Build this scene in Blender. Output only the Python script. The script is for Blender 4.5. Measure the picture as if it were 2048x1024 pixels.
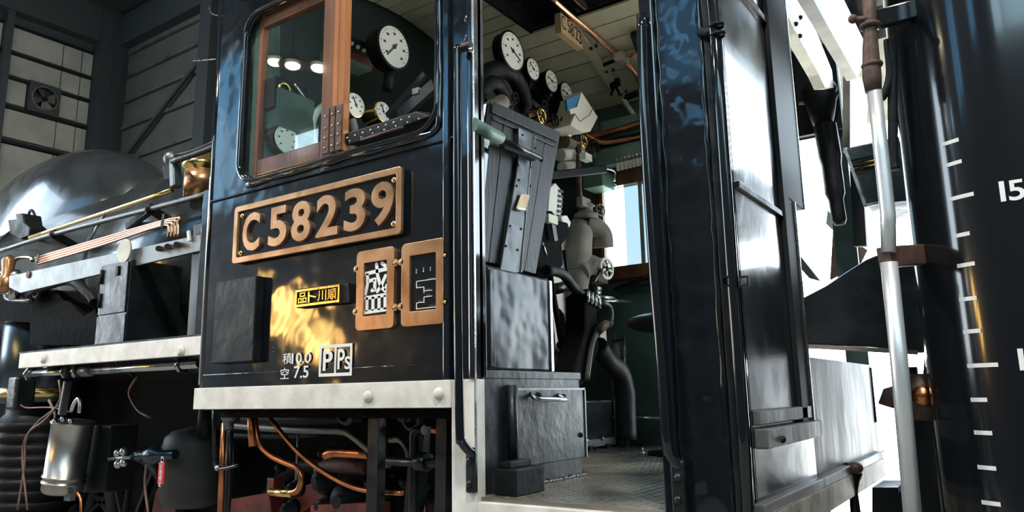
import bpy, bmesh, math, random
from mathutils import Vector, Matrix
from mathutils.geometry import tessellate_polygon
random.seed(7)
S = bpy.context.scene
for o in list(bpy.data.objects): bpy.data.objects.remove(o)
COL = S.collection

# ------------------------------------------------------------------ camera
YAW, PIT, ROL, FPX = -0.598082, 0.185332, -0.017507, 1482.36
cy_, sy_, cp_, sp_ = math.cos(YAW), math.sin(YAW), math.cos(PIT), math.sin(PIT)
FW = Vector((sy_*cp_, cy_*cp_, sp_)); R0 = Vector((cy_, -sy_, 0)); U0 = R0.cross(FW)
RT = math.cos(ROL)*R0 + math.sin(ROL)*U0
UP = -math.sin(ROL)*R0 + math.cos(ROL)*U0
CAM = Vector((0, -2.3, 1.75))
cd = bpy.data.cameras.new('camera'); cam = bpy.data.objects.new('camera', cd); COL.objects.link(cam)
cd.sensor_width = 36; cd.lens = FPX/2048*36; cd.clip_start = .05; cd.clip_end = 200
cam.matrix_world = Matrix(((RT.x, UP.x, -FW.x, CAM.x), (RT.y, UP.y, -FW.y, CAM.y), (RT.z, UP.z, -FW.z, CAM.z), (0, 0, 0, 1)))
S.camera = cam

def at(px, py, x=None, y=None, z=None):
    """the point of the plane x=, y= or z= that stands at this pixel of the photograph"""
    d = FW*FPX + RT*(px-1024) + UP*(512-py)
    t = (x-CAM.x)/d.x if x is not None else (y-CAM.y)/d.y if y is not None else (z-CAM.z)/d.z
    return CAM + d*t

# ------------------------------------------------------------------ light
S.view_settings.view_transform = 'Standard'; S.view_settings.look = 'None'
S.view_settings.gamma = 1; S.view_settings.use_curve_mapping = False
S.view_settings.exposure = 0.14
W = bpy.data.worlds.new('sky'); S.world = W; W.use_nodes = True
nt = W.node_tree; bg = nt.nodes['Background']
geo = nt.nodes.new('ShaderNodeTexCoord'); sep = nt.nodes.new('ShaderNodeSeparateXYZ'); rmp = nt.nodes.new('ShaderNodeValToRGB')
nt.links.new(geo.outputs['Generated'], sep.inputs[0]); nt.links.new(sep.outputs['Z'], rmp.inputs[0]); nt.links.new(rmp.outputs[0], bg.inputs[0])
rmp.color_ramp.elements[0].position = 0.0; rmp.color_ramp.elements[0].color = (.86, .95, 1, 1)
rmp.color_ramp.elements[1].position = .8; rmp.color_ramp.elements[1].color = (.50, .74, 1, 1)
bg.inputs[1].default_value = 9.0
sd = bpy.data.lights.new('sun', 'SUN'); sd.energy = 42; sd.angle = .02; sd.color = (1, .95, .86); sun = bpy.data.objects.new('sun', sd); COL.objects.link(sun)
sun.rotation_euler = Vector((-.15, -.55, -.82)).to_track_quat('-Z', 'Y').to_euler()

for x, y in ((1.0, -3.2), (-6.0, -3.4)):      # unseen area lights added above the viewing side to brighten the near faces
    ld = bpy.data.lights.new('fill_light', 'AREA'); ld.energy = 420; ld.color = (1, .95, .88); ld.size = .5; lo = bpy.data.objects.new('fill_light', ld); COL.objects.link(lo)
    lo.location = (x, y, 8.3); lo.rotation_euler = (math.radians(12), 0, 0)

# ------------------------------------------------------------------ materials
def mat(name, col, rough=.5, metal=0., var=0., vscale=8., bump=0., bscale=20., col2=None, emit=None, es=0., coat=0., spec=None, rvar=0., stretch=None, detail=4):
    m = bpy.data.materials.new(name); m.use_nodes = True; n = m.node_tree; b = n.nodes['Principled BSDF']
    b.inputs['Base Color'].default_value = (*col, 1); b.inputs['Roughness'].default_value = rough; b.inputs['Metallic'].default_value = metal
    if spec is not None: b.inputs['Specular IOR Level'].default_value = spec
    if coat: b.inputs['Coat Weight'].default_value = coat; b.inputs['Coat Roughness'].default_value = .06
    tc = n.nodes.new('ShaderNodeTexCoord'); mp = n.nodes.new('ShaderNodeMapping'); n.links.new(tc.outputs['Object'], mp.inputs[0])
    if stretch: mp.inputs['Scale'].default_value = stretch
    if var or col2 or rvar:
        t = n.nodes.new('ShaderNodeTexNoise'); t.inputs['Scale'].default_value = vscale; t.inputs['Detail'].default_value = detail+2; n.links.new(mp.outputs[0], t.inputs[0])
        r = n.nodes.new('ShaderNodeValToRGB'); n.links.new(t.outputs['Fac'], r.inputs[0])
        c2 = col2 or tuple(c*(1-var) for c in col)
        r.color_ramp.elements[0].position = .35; r.color_ramp.elements[0].color = (*c2, 1)
        r.color_ramp.elements[1].position = .62; r.color_ramp.elements[1].color = (*col, 1)
        n.links.new(r.outputs[0], b.inputs['Base Color'])
        if rvar:
            mr = n.nodes.new('ShaderNodeMapRange'); n.links.new(t.outputs['Fac'], mr.inputs[0])
            mr.inputs['To Min'].default_value = max(.02, rough-rvar); mr.inputs['To Max'].default_value = rough+rvar
            mr.inputs['From Min'].default_value = .3; mr.inputs['From Max'].default_value = .7
            n.links.new(mr.outputs[0], b.inputs['Roughness'])
    if bump:
        t = n.nodes.new('ShaderNodeTexNoise'); t.inputs['Scale'].default_value = bscale; t.inputs['Detail'].default_value = detail; n.links.new(mp.outputs[0], t.inputs[0])
        bp = n.nodes.new('ShaderNodeBump'); bp.inputs['Strength'].default_value = 1; bp.inputs['Distance'].default_value = bump
        n.links.new(t.outputs['Fac'], bp.inputs['Height']); n.links.new(bp.outputs[0], b.inputs['Normal'])
    if emit: b.inputs['Emission Color'].default_value = (*emit, 1); b.inputs['Emission Strength'].default_value = es
    return m
M = {}
M['gloss'] = mat('gloss black paint', (.006, .008, .011), .10, bump=.014, bscale=3.2, coat=.6, rvar=.05, vscale=5, detail=2)
M['glossflat'] = mat('gloss black enamel', (.006, .008, .010), .12, bump=.0016, bscale=6, coat=.4, detail=2)
M['tender'] = mat('tender black paint', (.007, .008, .010), .13, bump=.0014, bscale=3.5, coat=.4, detail=1, stretch=(1, 1, .35))
M['satin'] = mat('satin black steel', (.012, .014, .015), .34, bump=.003, bscale=14, var=.3, rvar=.1)
M['dull'] = mat('dull black iron', (.008, .009, .010), .55, spec=.25, bump=.003, bscale=25, var=.4, rvar=.12)
M['board'] = mat('worn black board', (.007, .008, .009), .46, spec=.3, bump=.004, bscale=22, var=.5, col2=(.015, .017, .018), stretch=(1, 3, .3), vscale=14)
M['dent'] = mat('dented black sheet', (.03, .036, .038), .33, metal=.35, bump=.036, bscale=4.2, var=.5, rvar=.06, detail=2)
M['lockersheet'] = mat('black locker sheet', (.016, .019, .020), .38, metal=.3, bump=.006, bscale=9, var=.4, rvar=.1, detail=3)
M['rear'] = mat('cab back paint', (.022, .026, .026), .20, bump=.0012, bscale=7, var=.3, rvar=.06, coat=.5)
M['grey'] = mat('weathered grey steel', (.11, .105, .095), .5, bump=.003, bscale=20, col2=(.045, .043, .04), vscale=5, stretch=(1, 1, .4), rvar=.1)
M['white'] = mat('cream white paint', (.80, .75, .68), .45, bump=.0015, bscale=30, col2=(.62, .57, .50), vscale=9)
M['mark'] = mat('white lettering', (.82, .80, .76), .5)
M['cream'] = mat('cream beam paint', (.62, .60, .46), .5, bump=.003, bscale=15, col2=(.40, .38, .30), vscale=5)
M['plank'] = mat('cream ceiling board', (.66, .64, .47), .42, bump=.001, bscale=30, col2=(.55, .54, .39), vscale=4)
M['green'] = mat('cab green paint', (.06, .10, .08), .4, bump=.002, bscale=18, col2=(.04, .068, .055), vscale=6)
M['darkgreen'] = mat('shaded green paint', (.010, .022, .017), .45)  # cab green darkened to put the dim front interior into the colour
M['stained'] = mat('stained cream paint', (.36, .30, .22), .55, bump=.004, bscale=18, col2=(.10, .07, .05), vscale=6)
M['glossdent'] = mat('dented gloss black', (.006, .008, .011), .12, bump=.022, bscale=6, coat=.5, rvar=.06, vscale=7, detail=2)
M['canister'] = mat('worn bright canister steel', (.60, .58, .54), .30, metal=.95, bump=.001, bscale=20, col2=(.36, .30, .25), vscale=5, stretch=(1, 1, .3), rvar=.06)
M['darkgrey'] = mat('dark grey paint', (.045, .044, .042), .55, bump=.003, bscale=20, var=.2)
M['matt'] = mat('matt black steel', (.012, .013, .014), .6, spec=.2)
M['green2'] = mat('pale green paint', (.16, .26, .20), .4, bump=.001, bscale=18, col2=(.12, .20, .16), vscale=6)
M['copper'] = mat('copper pipe', (.72, .27, .11), .30, metal=1, bump=.001, bscale=30, col2=(.45, .17, .08), vscale=9)
M['copper2'] = mat('bright copper pipe', (.80, .44, .28), .25, metal=1, bump=.0006, bscale=30)
M['bronze'] = mat('bronze', (.60, .34, .18), .34, metal=.85, bump=.0012, bscale=24, col2=(.44, .23, .11), vscale=7, rvar=.06)
M['brass'] = mat('brass', (.86, .60, .22), .22, metal=1, bump=.001, bscale=24)
M['steel'] = mat('bright steel', (.58, .58, .56), .26, metal=1, bump=.001, bscale=40, rvar=.08, vscale=12)
M['palepipe'] = mat('pale bright pipe', (.74, .75, .74), .38, metal=.7, bump=.001, bscale=20)  # lightened so the standpipe's overexposed reflections sit in the colour
M['galv'] = mat('galvanised steel', (.24, .25, .25), .46, metal=.85, bump=.002, bscale=18, col2=(.15, .16, .16), vscale=7, rvar=.1)
M['rust'] = mat('rusty brown iron', (.12, .055, .035), .6, bump=.004, bscale=30, col2=(.05, .03, .025), vscale=18)
M['redox'] = mat('red frame paint', (.30, .045, .025), .5, bump=.003, bscale=15, col2=(.12, .02, .015), vscale=7)
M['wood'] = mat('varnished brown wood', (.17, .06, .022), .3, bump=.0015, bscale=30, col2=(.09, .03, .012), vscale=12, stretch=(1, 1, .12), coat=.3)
M['woodlit'] = mat('lit varnished wood', (.42, .15, .035), .3, bump=.0015, bscale=30, col2=(.28, .09, .02), vscale=12, stretch=(1, 1, .12), coat=.3)  # brighter copy of the brown wood, light put into the colour
M['rawwood'] = mat('bare pale wood', (.62, .46, .26), .6, col2=(.50, .35, .18), vscale=10, stretch=(1, 1, .2))
M['dial'] = mat('gauge dial white', (.72, .70, .62), .45)
M['ink'] = mat('black ink', (.015, .014, .013), .5)
M['wrap'] = mat('pale pipe lagging', (.27, .24, .20), .75, bump=.016, bscale=8, col2=(.16, .14, .115), vscale=5)
M['card'] = mat('white cardboard', (.72, .66, .58), .7)
M['blue'] = mat('blue print', (.05, .20, .38), .5)
M['red'] = mat('red plastic tag', (.62, .04, .05), .4)
M['yellow'] = mat('yellow paint', (.75, .55, .03), .4)
M['concrete'] = mat('shed concrete', (.30, .29, .27), .8, bump=.004, bscale=8, var=.3, vscale=3)
M['deepblack'] = mat('deep black', (.004, .004, .004), .85, spec=.1, bump=.01, bscale=20)  # shade under the engine put into the colour; also for plain black parts
M['shedwall'] = mat('shed cladding', (.36, .36, .32), .7, bump=.004, bscale=6, col2=(.27, .27, .245), vscale=2)
M['sheddark'] = mat('shed dark steel', (.035, .042, .045), .6)
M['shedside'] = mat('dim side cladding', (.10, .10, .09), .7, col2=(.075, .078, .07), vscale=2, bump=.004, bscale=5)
M['gravel'] = mat('pale yard concrete', (.55, .54, .51), .8, bump=.006, bscale=12, var=.15, vscale=4)
M['chequer'] = mat('worn chequer plate', (.34, .30, .24), .35, metal=.6, bump=.001, bscale=30, col2=(.18, .17, .15), vscale=2.5, rvar=.1)
M['boiler'] = mat('boiler cladding', (.045, .052, .055), .22, metal=.5, bump=.006, bscale=2.2, coat=.3, rvar=.08, vscale=4, detail=2)
M['pump'] = mat('blued pump casing', (.07, .10, .12), .25, metal=.8, bump=.001, bscale=5)
M['leather'] = mat('black seat vinyl', (.012, .012, .013), .4, bump=.004, bscale=12)
M['lampglow'] = mat('warm lamp glow', (1, .7, .35), emit=(1, .58, .16), es=26)
M['lampwhite'] = mat('pale lamp glow', (1, .9, .7), emit=(1, .86, .55), es=45)
M['wire'] = mat('wire', (.20, .11, .08), .5)
g = bpy.data.materials.new('window glass'); g.use_nodes = True; n = g.node_tree; n.nodes.clear()
gl = n.nodes.new('ShaderNodeBsdfGlossy'); gl.inputs['Roughness'].default_value = .015; tr = n.nodes.new('ShaderNodeBsdfTransparent'); tr.inputs[0].default_value = (.84, .93, .92, 1)
fr = n.nodes.new('ShaderNodeFresnel'); fr.inputs[0].default_value = 2.1; mx = n.nodes.new('ShaderNodeMixShader'); ou = n.nodes.new('ShaderNodeOutputMaterial')
gq = n.nodes.new('ShaderNodeNewGeometry'); sb_ = n.nodes.new('ShaderNodeMath'); sb_.operation = 'SUBTRACT'; sb_.use_clamp = True; n.links.new(fr.outputs[0], sb_.inputs[0]); n.links.new(gq.outputs['Backfacing'], sb_.inputs[1]); n.links.new(sb_.outputs[0], mx.inputs[0]); n.links.new(tr.outputs[0], mx.inputs[1]); n.links.new(gl.outputs[0], mx.inputs[2]); n.links.new(mx.outputs[0], ou.inputs[0])
M['glass'] = g
g2 = g.copy(); g2.name = 'blue tinted shed glass'; [setattr(k.inputs[0], 'default_value', (.36, .52, .62, 1)) for k in g2.node_tree.nodes if k.type == 'BSDF_TRANSPARENT']; M['blueglass'] = g2  # tint added so the sky mirrored in the paint turns blue
g3 = g.copy(); g3.name = 'grimy glass'; [setattr(k.inputs[0], 'default_value', (.29, .33, .345, 1)) for k in g3.node_tree.nodes if k.type == 'BSDF_TRANSPARENT']; M['grimeglass'] = g3
# ------------------------------------------------------------------ mesh helpers
def V(*a): return Vector(a)
class MB:
    def __init__(s): s.v = []; s.f = []; s.sm = []
    def add(s, vs, fs, smooth=False):
        b = len(s.v); s.v += [Vector(v) for v in vs]; s.f += [tuple(i+b for i in f) for f in fs]; s.sm += [smooth]*len(fs); return s
    def box(s, a, b):
        x0, y0, z0 = a; x1, y1, z1 = b
        if x0 > x1: x0, x1 = x1, x0
        if y0 > y1: y0, y1 = y1, y0
        if z0 > z1: z0, z1 = z1, z0
        return s.add([(x0,y0,z0),(x1,y0,z0),(x1,y1,z0),(x0,y1,z0),(x0,y0,z1),(x1,y0,z1),(x1,y1,z1),(x0,y1,z1)],
                     [(0,3,2,1),(4,5,6,7),(0,1,5,4),(1,2,6,5),(2,3,7,6),(3,0,4,7)])
    def bar(s, p, q, w, h, up=(0,0,1)):
        """rectangular bar from p to q, w across, h along up"""
        p = Vector(p); q = Vector(q); d = (q-p).normalized(); u = Vector(up); sd = d.cross(u).normalized(); u = sd.cross(d).normalized()
        vs = [e+sd*w/2*a+u*h/2*b for e in (p, q) for a, b in ((-1,-1),(1,-1),(1,1),(-1,1))]
        return s.add(vs, [(0,1,2,3),(7,6,5,4),(0,4,5,1),(1,5,6,2),(2,6,7,3),(3,7,4,0)])
    def tube(s, pts, r, seg=12, cap=True):
        pts = [Vector(p) for p in pts]; n = len(pts); rs = r if isinstance(r, (list, tuple)) else [r]*n
        t0 = (pts[1]-pts[0]).normalized(); a = Vector((0,0,1)) if abs(t0.z) < .9 else Vector((1,0,0)); nn = t0.cross(a).normalized()
        vs = []
        for i in range(n):
            t = ((pts[i]-pts[i-1]).normalized() if i else t0) + ((pts[i+1]-pts[i]).normalized() if i < n-1 else Vector())
            t = t.normalized() if t.length > 1e-6 else t0
            nn = (nn - t*nn.dot(t)).normalized(); bb = t.cross(nn)
            vs += [pts[i]+(nn*math.cos(2*math.pi*k/seg)+bb*math.sin(2*math.pi*k/seg))*rs[i] for k in range(seg)]
        fs = [(i*seg+k, i*seg+(k+1)%seg, (i+1)*seg+(k+1)%seg, (i+1)*seg+k) for i in range(n-1) for k in range(seg)]
        b = len(s.v); s.add(vs, fs, True)
        if cap: s.f += [tuple(b+k for k in range(seg))[::-1], tuple(b+(n-1)*seg+k for k in range(seg))]; s.sm += [False, False]
        return s
    def cyl(s, p, q, r, seg=20, r2=None): return s.tube([p, q], [r, r if r2 is None else r2], seg)
    def lathe(s, o, ax, prof, seg=28):
        """prof: list of (distance along axis, radius)"""
        o = Vector(o); ax = Vector(ax).normalized(); a = Vector((0,0,1)) if abs(ax.z) < .9 else Vector((1,0,0)); u = ax.cross(a).normalized(); w = ax.cross(u)
        vs = [o+ax*h+(u*math.cos(2*math.pi*k/seg)+w*math.sin(2*math.pi*k/seg))*r for h, r in prof for k in range(seg)]; n = len(prof)
        fs = [(i*seg+k, i*seg+(k+1)%seg, (i+1)*seg+(k+1)%seg, (i+1)*seg+k) for i in range(n-1) for k in range(seg)]
        b = len(s.v); s.add(vs, fs, True)
        s.f += [tuple(b+k for k in range(seg))[::-1], tuple(b+(n-1)*seg+k for k in range(seg))]; s.sm += [False, False]
        return s
    def prism(s, poly, ext, holes=()):
        """polygon (3-D points) with holes, extruded by the vector ext"""
        loops = [[Vector(p) for p in poly]]+[[Vector(p) for p in h] for h in holes]; ext = Vector(ext); flat = [p for l in loops for p in l]; n = len(flat)
        tris = tessellate_polygon(loops); fs = [tuple(t) for t in tris]+[tuple(i+n for i in t[::-1]) for t in tris]; k = 0
        for l in loops:
            m = len(l); fs += [(k+i, k+(i+1)%m, k+(i+1)%m+n, k+i+n) for i in range(m)]; k += m
        return s.add(flat+[p+ext for p in flat], fs)
    def ball(s, c, r, seg=14, rings=8, sc=(1,1,1), clip=None):
        c = Vector(c); vs = []; fs = []
        for i in range(rings+1):
            th = math.pi*i/rings
            for k in range(seg): ph = 2*math.pi*k/seg; vs.append(c+Vector((math.sin(th)*math.cos(ph)*sc[0], math.sin(th)*math.sin(ph)*sc[1], math.cos(th)*sc[2]))*r)
        fs = [(i*seg+k, (i+1)*seg+k, (i+1)*seg+(k+1)%seg, i*seg+(k+1)%seg) for i in range(rings) for k in range(seg)]
        return s.add(vs, fs, True)
    def torus(s, c, ax, R, r, seg=28, sub=8):
        c = Vector(c); ax = Vector(ax).normalized(); a = Vector((0,0,1)) if abs(ax.z) < .9 else Vector((1,0,0)); u = ax.cross(a).normalized(); w = ax.cross(u); vs = []
        for i in range(seg):
            d = u*math.cos(2*math.pi*i/seg)+w*math.sin(2*math.pi*i/seg)
            vs += [c+d*(R+r*math.cos(2*math.pi*k/sub))+ax*r*math.sin(2*math.pi*k/sub) for k in range(sub)]
        return s.add(vs, [(i*sub+k, i*sub+(k+1)%sub, ((i+1)%seg)*sub+(k+1)%sub, ((i+1)%seg)*sub+k) for i in range(seg) for k in range(sub)], True)
    def build(s, name, m, parent=None, bevel=0, label=None, kind=None, seg=2):
        me = bpy.data.meshes.new(name); off = origin(parent); me.from_pydata([v-off for v in s.v], [], s.f)
        for p, q in zip(me.polygons, s.sm): p.use_smooth = q
        bm = bmesh.new(); bm.from_mesh(me); bmesh.ops.remove_doubles(bm, verts=bm.verts, dist=1e-6); bmesh.ops.recalc_face_normals(bm, faces=bm.faces); bm.to_mesh(me); bm.free()
        me.materials.append(M[m]); o = bpy.data.objects.new(name, me); COL.objects.link(o)
        if parent: o.parent = parent
        if bevel:
            b = o.modifiers.new('bevel', 'BEVEL'); b.width = bevel; b.segments = seg; b.limit_method = 'ANGLE'; b.angle_limit = .7
            b.harden_normals = False
        if label: o['label'] = label
        if kind: o['kind'] = kind
        return o
def origin(o):
    v = Vector()
    while o: v = v+o.location; o = o.parent
    return v
def tag(o, label=None, cat=None, group=None, kind=None):
    for k, v in (('label', label), ('category', cat), ('group', group), ('kind', kind)):
        if v: o[k] = v
    return o
def thing(name, loc, label, cat, group=None):
    o = bpy.data.objects.new(name, None); COL.objects.link(o); o.location = loc; o.empty_display_size = .1; return tag(o, label, cat, group)
def struct(o, label=None):
    o['kind'] = 'structure'
    if label: o['label'] = label
    return o
def xyz(o, dx, dy, dz): return (o[0]+dx, o[1]+dy, o[2]+dz)
def rrect(x0, z0, x1, z1, r, y, n=5):
    """rounded rectangle in the plane y"""
    pts = []
    for cx, cz, a in ((x1-r, z1-r, 0), (x0+r, z1-r, 90), (x0+r, z0+r, 180), (x1-r, z0+r, 270)):
        for i in range(n+1):
            t = math.radians(a+90*i/n); pts.append(V(cx+r*math.cos(t), y, cz+r*math.sin(t)))
    return pts
def arc(p, c, q, n=6):
    """quadratic bend through p, control c, q"""
    p, c, q = Vector(p), Vector(c), Vector(q); return [p*(1-t)**2+c*2*t*(1-t)+q*t*t for t in [i/n for i in range(n+1)]]
def smooth(pts, n=5):
    """Catmull-Rom through points"""
    pts = [Vector(p) for p in pts]; P = [pts[0]*2-pts[1]]+pts+[pts[-1]*2-pts[-2]]; out = []
    for i in range(1, len(P)-2):
        for k in range(n):
            t = k/n; out.append(.5*((2*P[i])+(-P[i-1]+P[i+1])*t+(2*P[i-1]-5*P[i]+4*P[i+1]-P[i+2])*t*t+(-P[i-1]+3*P[i]-3*P[i+1]+P[i+2])*t**3))
    return out+[pts[-1]]
def text(name, body, m, parent, centre, w, h, right, up, depth=.003, offset=0., label=None, bevel=0.):
    """flat or raised lettering fitted into a w x h field"""
    c = bpy.data.curves.new(name, 'FONT'); c.body = body; c.extrude = .5; c.offset = offset; c.align_x = 'LEFT'; c.resolution_u = 4
    t = bpy.data.objects.new('t', c); COL.objects.link(t); bpy.context.view_layer.update()
    me = bpy.data.meshes.new_from_object(t); bpy.data.objects.remove(t)
    xs = [v.co.x for v in me.vertices]; ys = [v.co.y for v in me.vertices]
    x0, x1, y0, y1 = min(xs), max(xs), min(ys), max(ys); R = Vector(right).normalized(); U = Vector(up).normalized(); N = R.cross(U)
    off = origin(parent)
    for v in me.vertices:
        p = Vector(centre)+R*((v.co.x-x0)/(x1-x0)-.5)*w+U*((v.co.y-y0)/(y1-y0)-.5)*h+N*(v.co.z+.5)*depth
        v.co = p-off
    me.materials.clear(); me.materials.append(M[m]); o = bpy.data.objects.new(name, me); COL.objects.link(o)
    if parent: o.parent = parent
    if bevel:
        b = o.modifiers.new('bevel', 'BEVEL'); b.width = bevel; b.segments = 2; b.limit_method = 'ANGLE'; b.angle_limit = 1.0
    if label: o['label'] = label
    return o
# ================================================================== THE SHED
ZF = 1.38            # cab floor
b = MB().box((-16, -7, -.05), (13, 14, .02)); ground = struct(b.build('floor', 'concrete'), 'grimy concrete shed floor under the engine')
b = MB().box((-4.4, 3.6, .02), (60, 60, .05)); struct(b.build('yard', 'gravel'), 'pale sunlit yard beyond the open shed side')
wf = struct(MB().prism([V(-14.75, -6.2, 0), V(-14.75, 5.2, 0), V(-14.75, 5.2, 9.7), V(-14.75, -6.2, 9.7)], (-.1, 0, 0), [[V(-14.75, -5.6, 2.2), V(-14.75, -5.6, 8.2), V(-14.75, -1.3, 8.2), V(-14.75, -1.3, 2.2)]]).build('wall_front', 'sheddark'), 'end wall of the shed with pale cladding sheets')
for k, (za, zb) in enumerate(((8.16, 8.60), (7.68, 8.06), (7.14, 7.58), (6.50, 7.02), (5.3, 6.36), (3.9, 5.2), (2.4, 3.8))):
    for ya, yb in ((3.02, 3.9), (3.92, 4.25), (4.27, 4.46)) if k != 2 else ((3.02, 3.34), (3.92, 4.25), (4.27, 4.46)):
        MB().box((-14.75, ya, za), (-14.70, yb, zb)).build('cladding_panel', 'shedwall', wf)
    for j in range(2):
        MB().box((-14.75, 2.85-1.5*j-1.35, za), (-14.70, 2.85-1.5*j, zb)).build('cladding_panel', 'shedwall', wf)
MB().box((-14.78, 4.47, 0), (-14.45, 4.92, 9.6)).build('column', 'sheddark', wf)
MB().box((-14.76, 2.86, 0), (-14.55, 2.98, 9.6)).build('column', 'sheddark', wf)
for z in (8.62, 8.08, 7.6, 7.05, 6.4): MB().box((-14.76, -1, z-.02), (-14.66, 4.46, z+.03)).build('rail', 'dull', wf)
# wall fan
t = thing('wall_fan', (-14.7, 3.63, 7.1), 'round ventilator fan set in the pale end wall of the shed', 'fan')
MB().prism([V(-14.72, 3.36, 7.08), V(-14.72, 3.9, 7.08), V(-14.72, 3.9, 7.66), V(-14.72, 3.36, 7.66)], (.12, 0, 0),
           [[V(-14.72, 3.63+.22*math.cos(a), 7.37+.22*math.sin(a)) for a in [2*math.pi*k/20 for k in range(20)]]]).build('housing', 'sheddark', t)
MB().torus((-14.58, 3.63, 7.37), (1, 0, 0), .225, .018).build('guard_ring', 'grey', t)
for k in range(4):
    a = k*math.pi/2+.3; c = V(-14.64, 3.63, 7.37); d = V(0, math.cos(a), math.sin(a)); e = V(.05, -math.sin(a)*.09, math.cos(a)*.09)
    MB().prism([c+d*.04-e*.4, c+d*.2-e, c+d*.2+e, c+d*.04+e*.4], (.006, 0, 0)).build('blade', 'grey', t)
MB().cyl((-14.69, 3.63, 7.37), (-14.58, 3.63, 7.37), .045).build('hub', 'dull', t)
# side wall beyond the boiler
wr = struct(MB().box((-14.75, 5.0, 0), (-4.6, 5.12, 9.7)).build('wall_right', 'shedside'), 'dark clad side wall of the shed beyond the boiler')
for z in (8.70, 8.2, 7.66, 7.1, 6.4, 5.6, 4.8, 4.0): MB().box((-14.3, 4.93, z-.025), (-11.45, 5.0, z+.03)).build('rail', 'grey', wr)
for x in (-14.55, -11.3, -8.75): MB().box((x-.17, 4.72, 0), (x+.17, 5.0, 9.6)).build('column', 'sheddark', wr)
MB().bar((-13.9, 4.9, 6.5), (-11.5, 4.9, 7.9), .06, .07).build('diagonal_brace', 'sheddark', wr)
MB().box((-14.75, 4.8, 8.85), (-11, 5.0, 9.5)).build('top_beam', 'sheddark', wr)
MB().box((-14.75, -6, 8.85), (-14.5, 5.0, 9.6)).build('top_beam', 'sheddark', wf)
# camera-side wall with windows; the wide ones behind the camera are added for fill
wins = [(-14.3, -11.7, 5.4, 8.6), (-10.60, -9.83, 6.0, 6.52), (-7.3, -5.7, 5.5, 7.3), (-3.35, -2.6, 5.5, 6.7), (-.8, 2.6, 5.2, 8.0), (4, 7.5, 5.2, 8.0), (8.5, 11.5, 5.2, 8.0)]
wl = struct(MB().prism([V(-14.75, -6, 0), V(12, -6, 0), V(12, -6, 9.7), V(-14.75, -6, 9.7)], (0, -.12, 0),
    [[V(a, -6, c), V(b_, -6, c), V(b_, -6, d), V(a, -6, d)] for a, b_, c, d in wins]).build('wall_left', 'sheddark'))
for a, b_, c, d in wins:
    for k in range(1, int((b_-a)/.8)+1):
        x = a+(b_-a)*k/(int((b_-a)/.8)+1); MB().box((x-.03, -6.06, c), (x+.03, -6.0, d)).build('mullion', 'sheddark', wl)
    MB().box((a, -6.09, c), (b_, -6.07, d)).build('pane', 'blueglass' if b_ < -2 and a != -10.60 else 'glass', wl)
struct(MB().box((12, -6.1, 0), (12.12, 5.2, 9.7)).build('wall_rear', 'shedside'))
cl = struct(MB().box((-14.85, -6.1, 9.6), (12.1, 5.2, 9.72)).box((-4.6, 5.2, 6.9), (12.1, 7.0, 7.02)).box((-4.6, 5.05, 7.0), (12.1, 5.2, 9.7)).build('ceiling', 'sheddark'), 'dark shed roof high above the engine')
for x in (-11.5, -8, -4.5, -1, 2.5): MB().box((x-.12, -6, 9.1), (x+.12, 5, 9.6)).build('beam', 'sheddark', cl)
# lamps behind the viewer that show in the window glass and the paint
for i, (x, z) in enumerate(((-9.8, 7.36), (-9.34, 7.17), (-8.7, 6.95))):
    t = thing('pendant_lamp', (x, -5, z), 'shaded pendant lamp mirrored as the %s of three glows in the cab window' % ('leftmost', 'middle', 'rightmost')[i], 'lamp', 'pendant lamps on the viewing side')
    MB().lathe((x, -5, z-.03), (0, 0, 1), [(0, .24), (.02, .235), (.12, .1), (.2, .04)]).build('lamp_shade', 'dull', t)
    MB().ball((x, -5, z-.04), .12, sc=(1, 1, .5)).build('bulb', 'lampwhite', t)
    MB().cyl((x, -5, z+.16), (x, -5, 9.6), .012, 8).build('cord', 'dull', t)
for x, z in ((-9.15, 3.05), (-8.35, 2.55)):
    t = thing('work_lamp', (x, -5, 0), 'warm work lamp on a %s stand, mirrored gold in the cab side' % ('tall' if z > 3 else 'short'), 'lamp', 'warm work lamps on the viewing side')
    MB().ball((x, -5, z), .26, sc=(1, .5, 1.3)).build('bulb', 'lampglow', t)
    MB().cyl((x, -5.08, .02), (x, -5.08, z+.1), .025, 8).build('stand', 'dull', t)

# ================================================================== THE ENGINE
L = thing('steam_locomotive', (-4, 1.4, 0), 'black steam locomotive with brass number plate C58239 and white-edged running boards', 'locomotive')
XF, XD0, XD1, XR = -3.53, -1.725, -.985, -.71       # cab front, doorway, cab rear (x)
ZR = 4.0
def arcz(y): return ZR+.5*(1-((y-1.4)/1.4)**2)
# --- side sheet with the window opening
oz0, oz1, ox0, ox1 = 2.885, 3.80, -3.285, -1.955
side = MB().prism([V(XF, 0, 1.81), V(XD0, 0, 1.81), V(XD0, 0, ZR), V(XF, 0, ZR)], (0, .03, 0), [rrect(ox0, oz0, ox1, oz1, .11, 0)[::-1]]).build('cab_side_sheet', 'gloss', L, bevel=.006)
MB().tube([V(XF-.012, -.001, 1.83), V(XF-.022, -.001, 2.95)], .005, 8).build('worn_or_glint_edge', 'palepipe', L)  # bright tube added as the highlight line on the front corner
MB().tube([V(XF+.005, .03, 1.81), V(XF-.01, .03, 3.0), V(XF-.03, .03, ZR)], .036, 14).build('front_corner', 'gloss', L)
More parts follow.
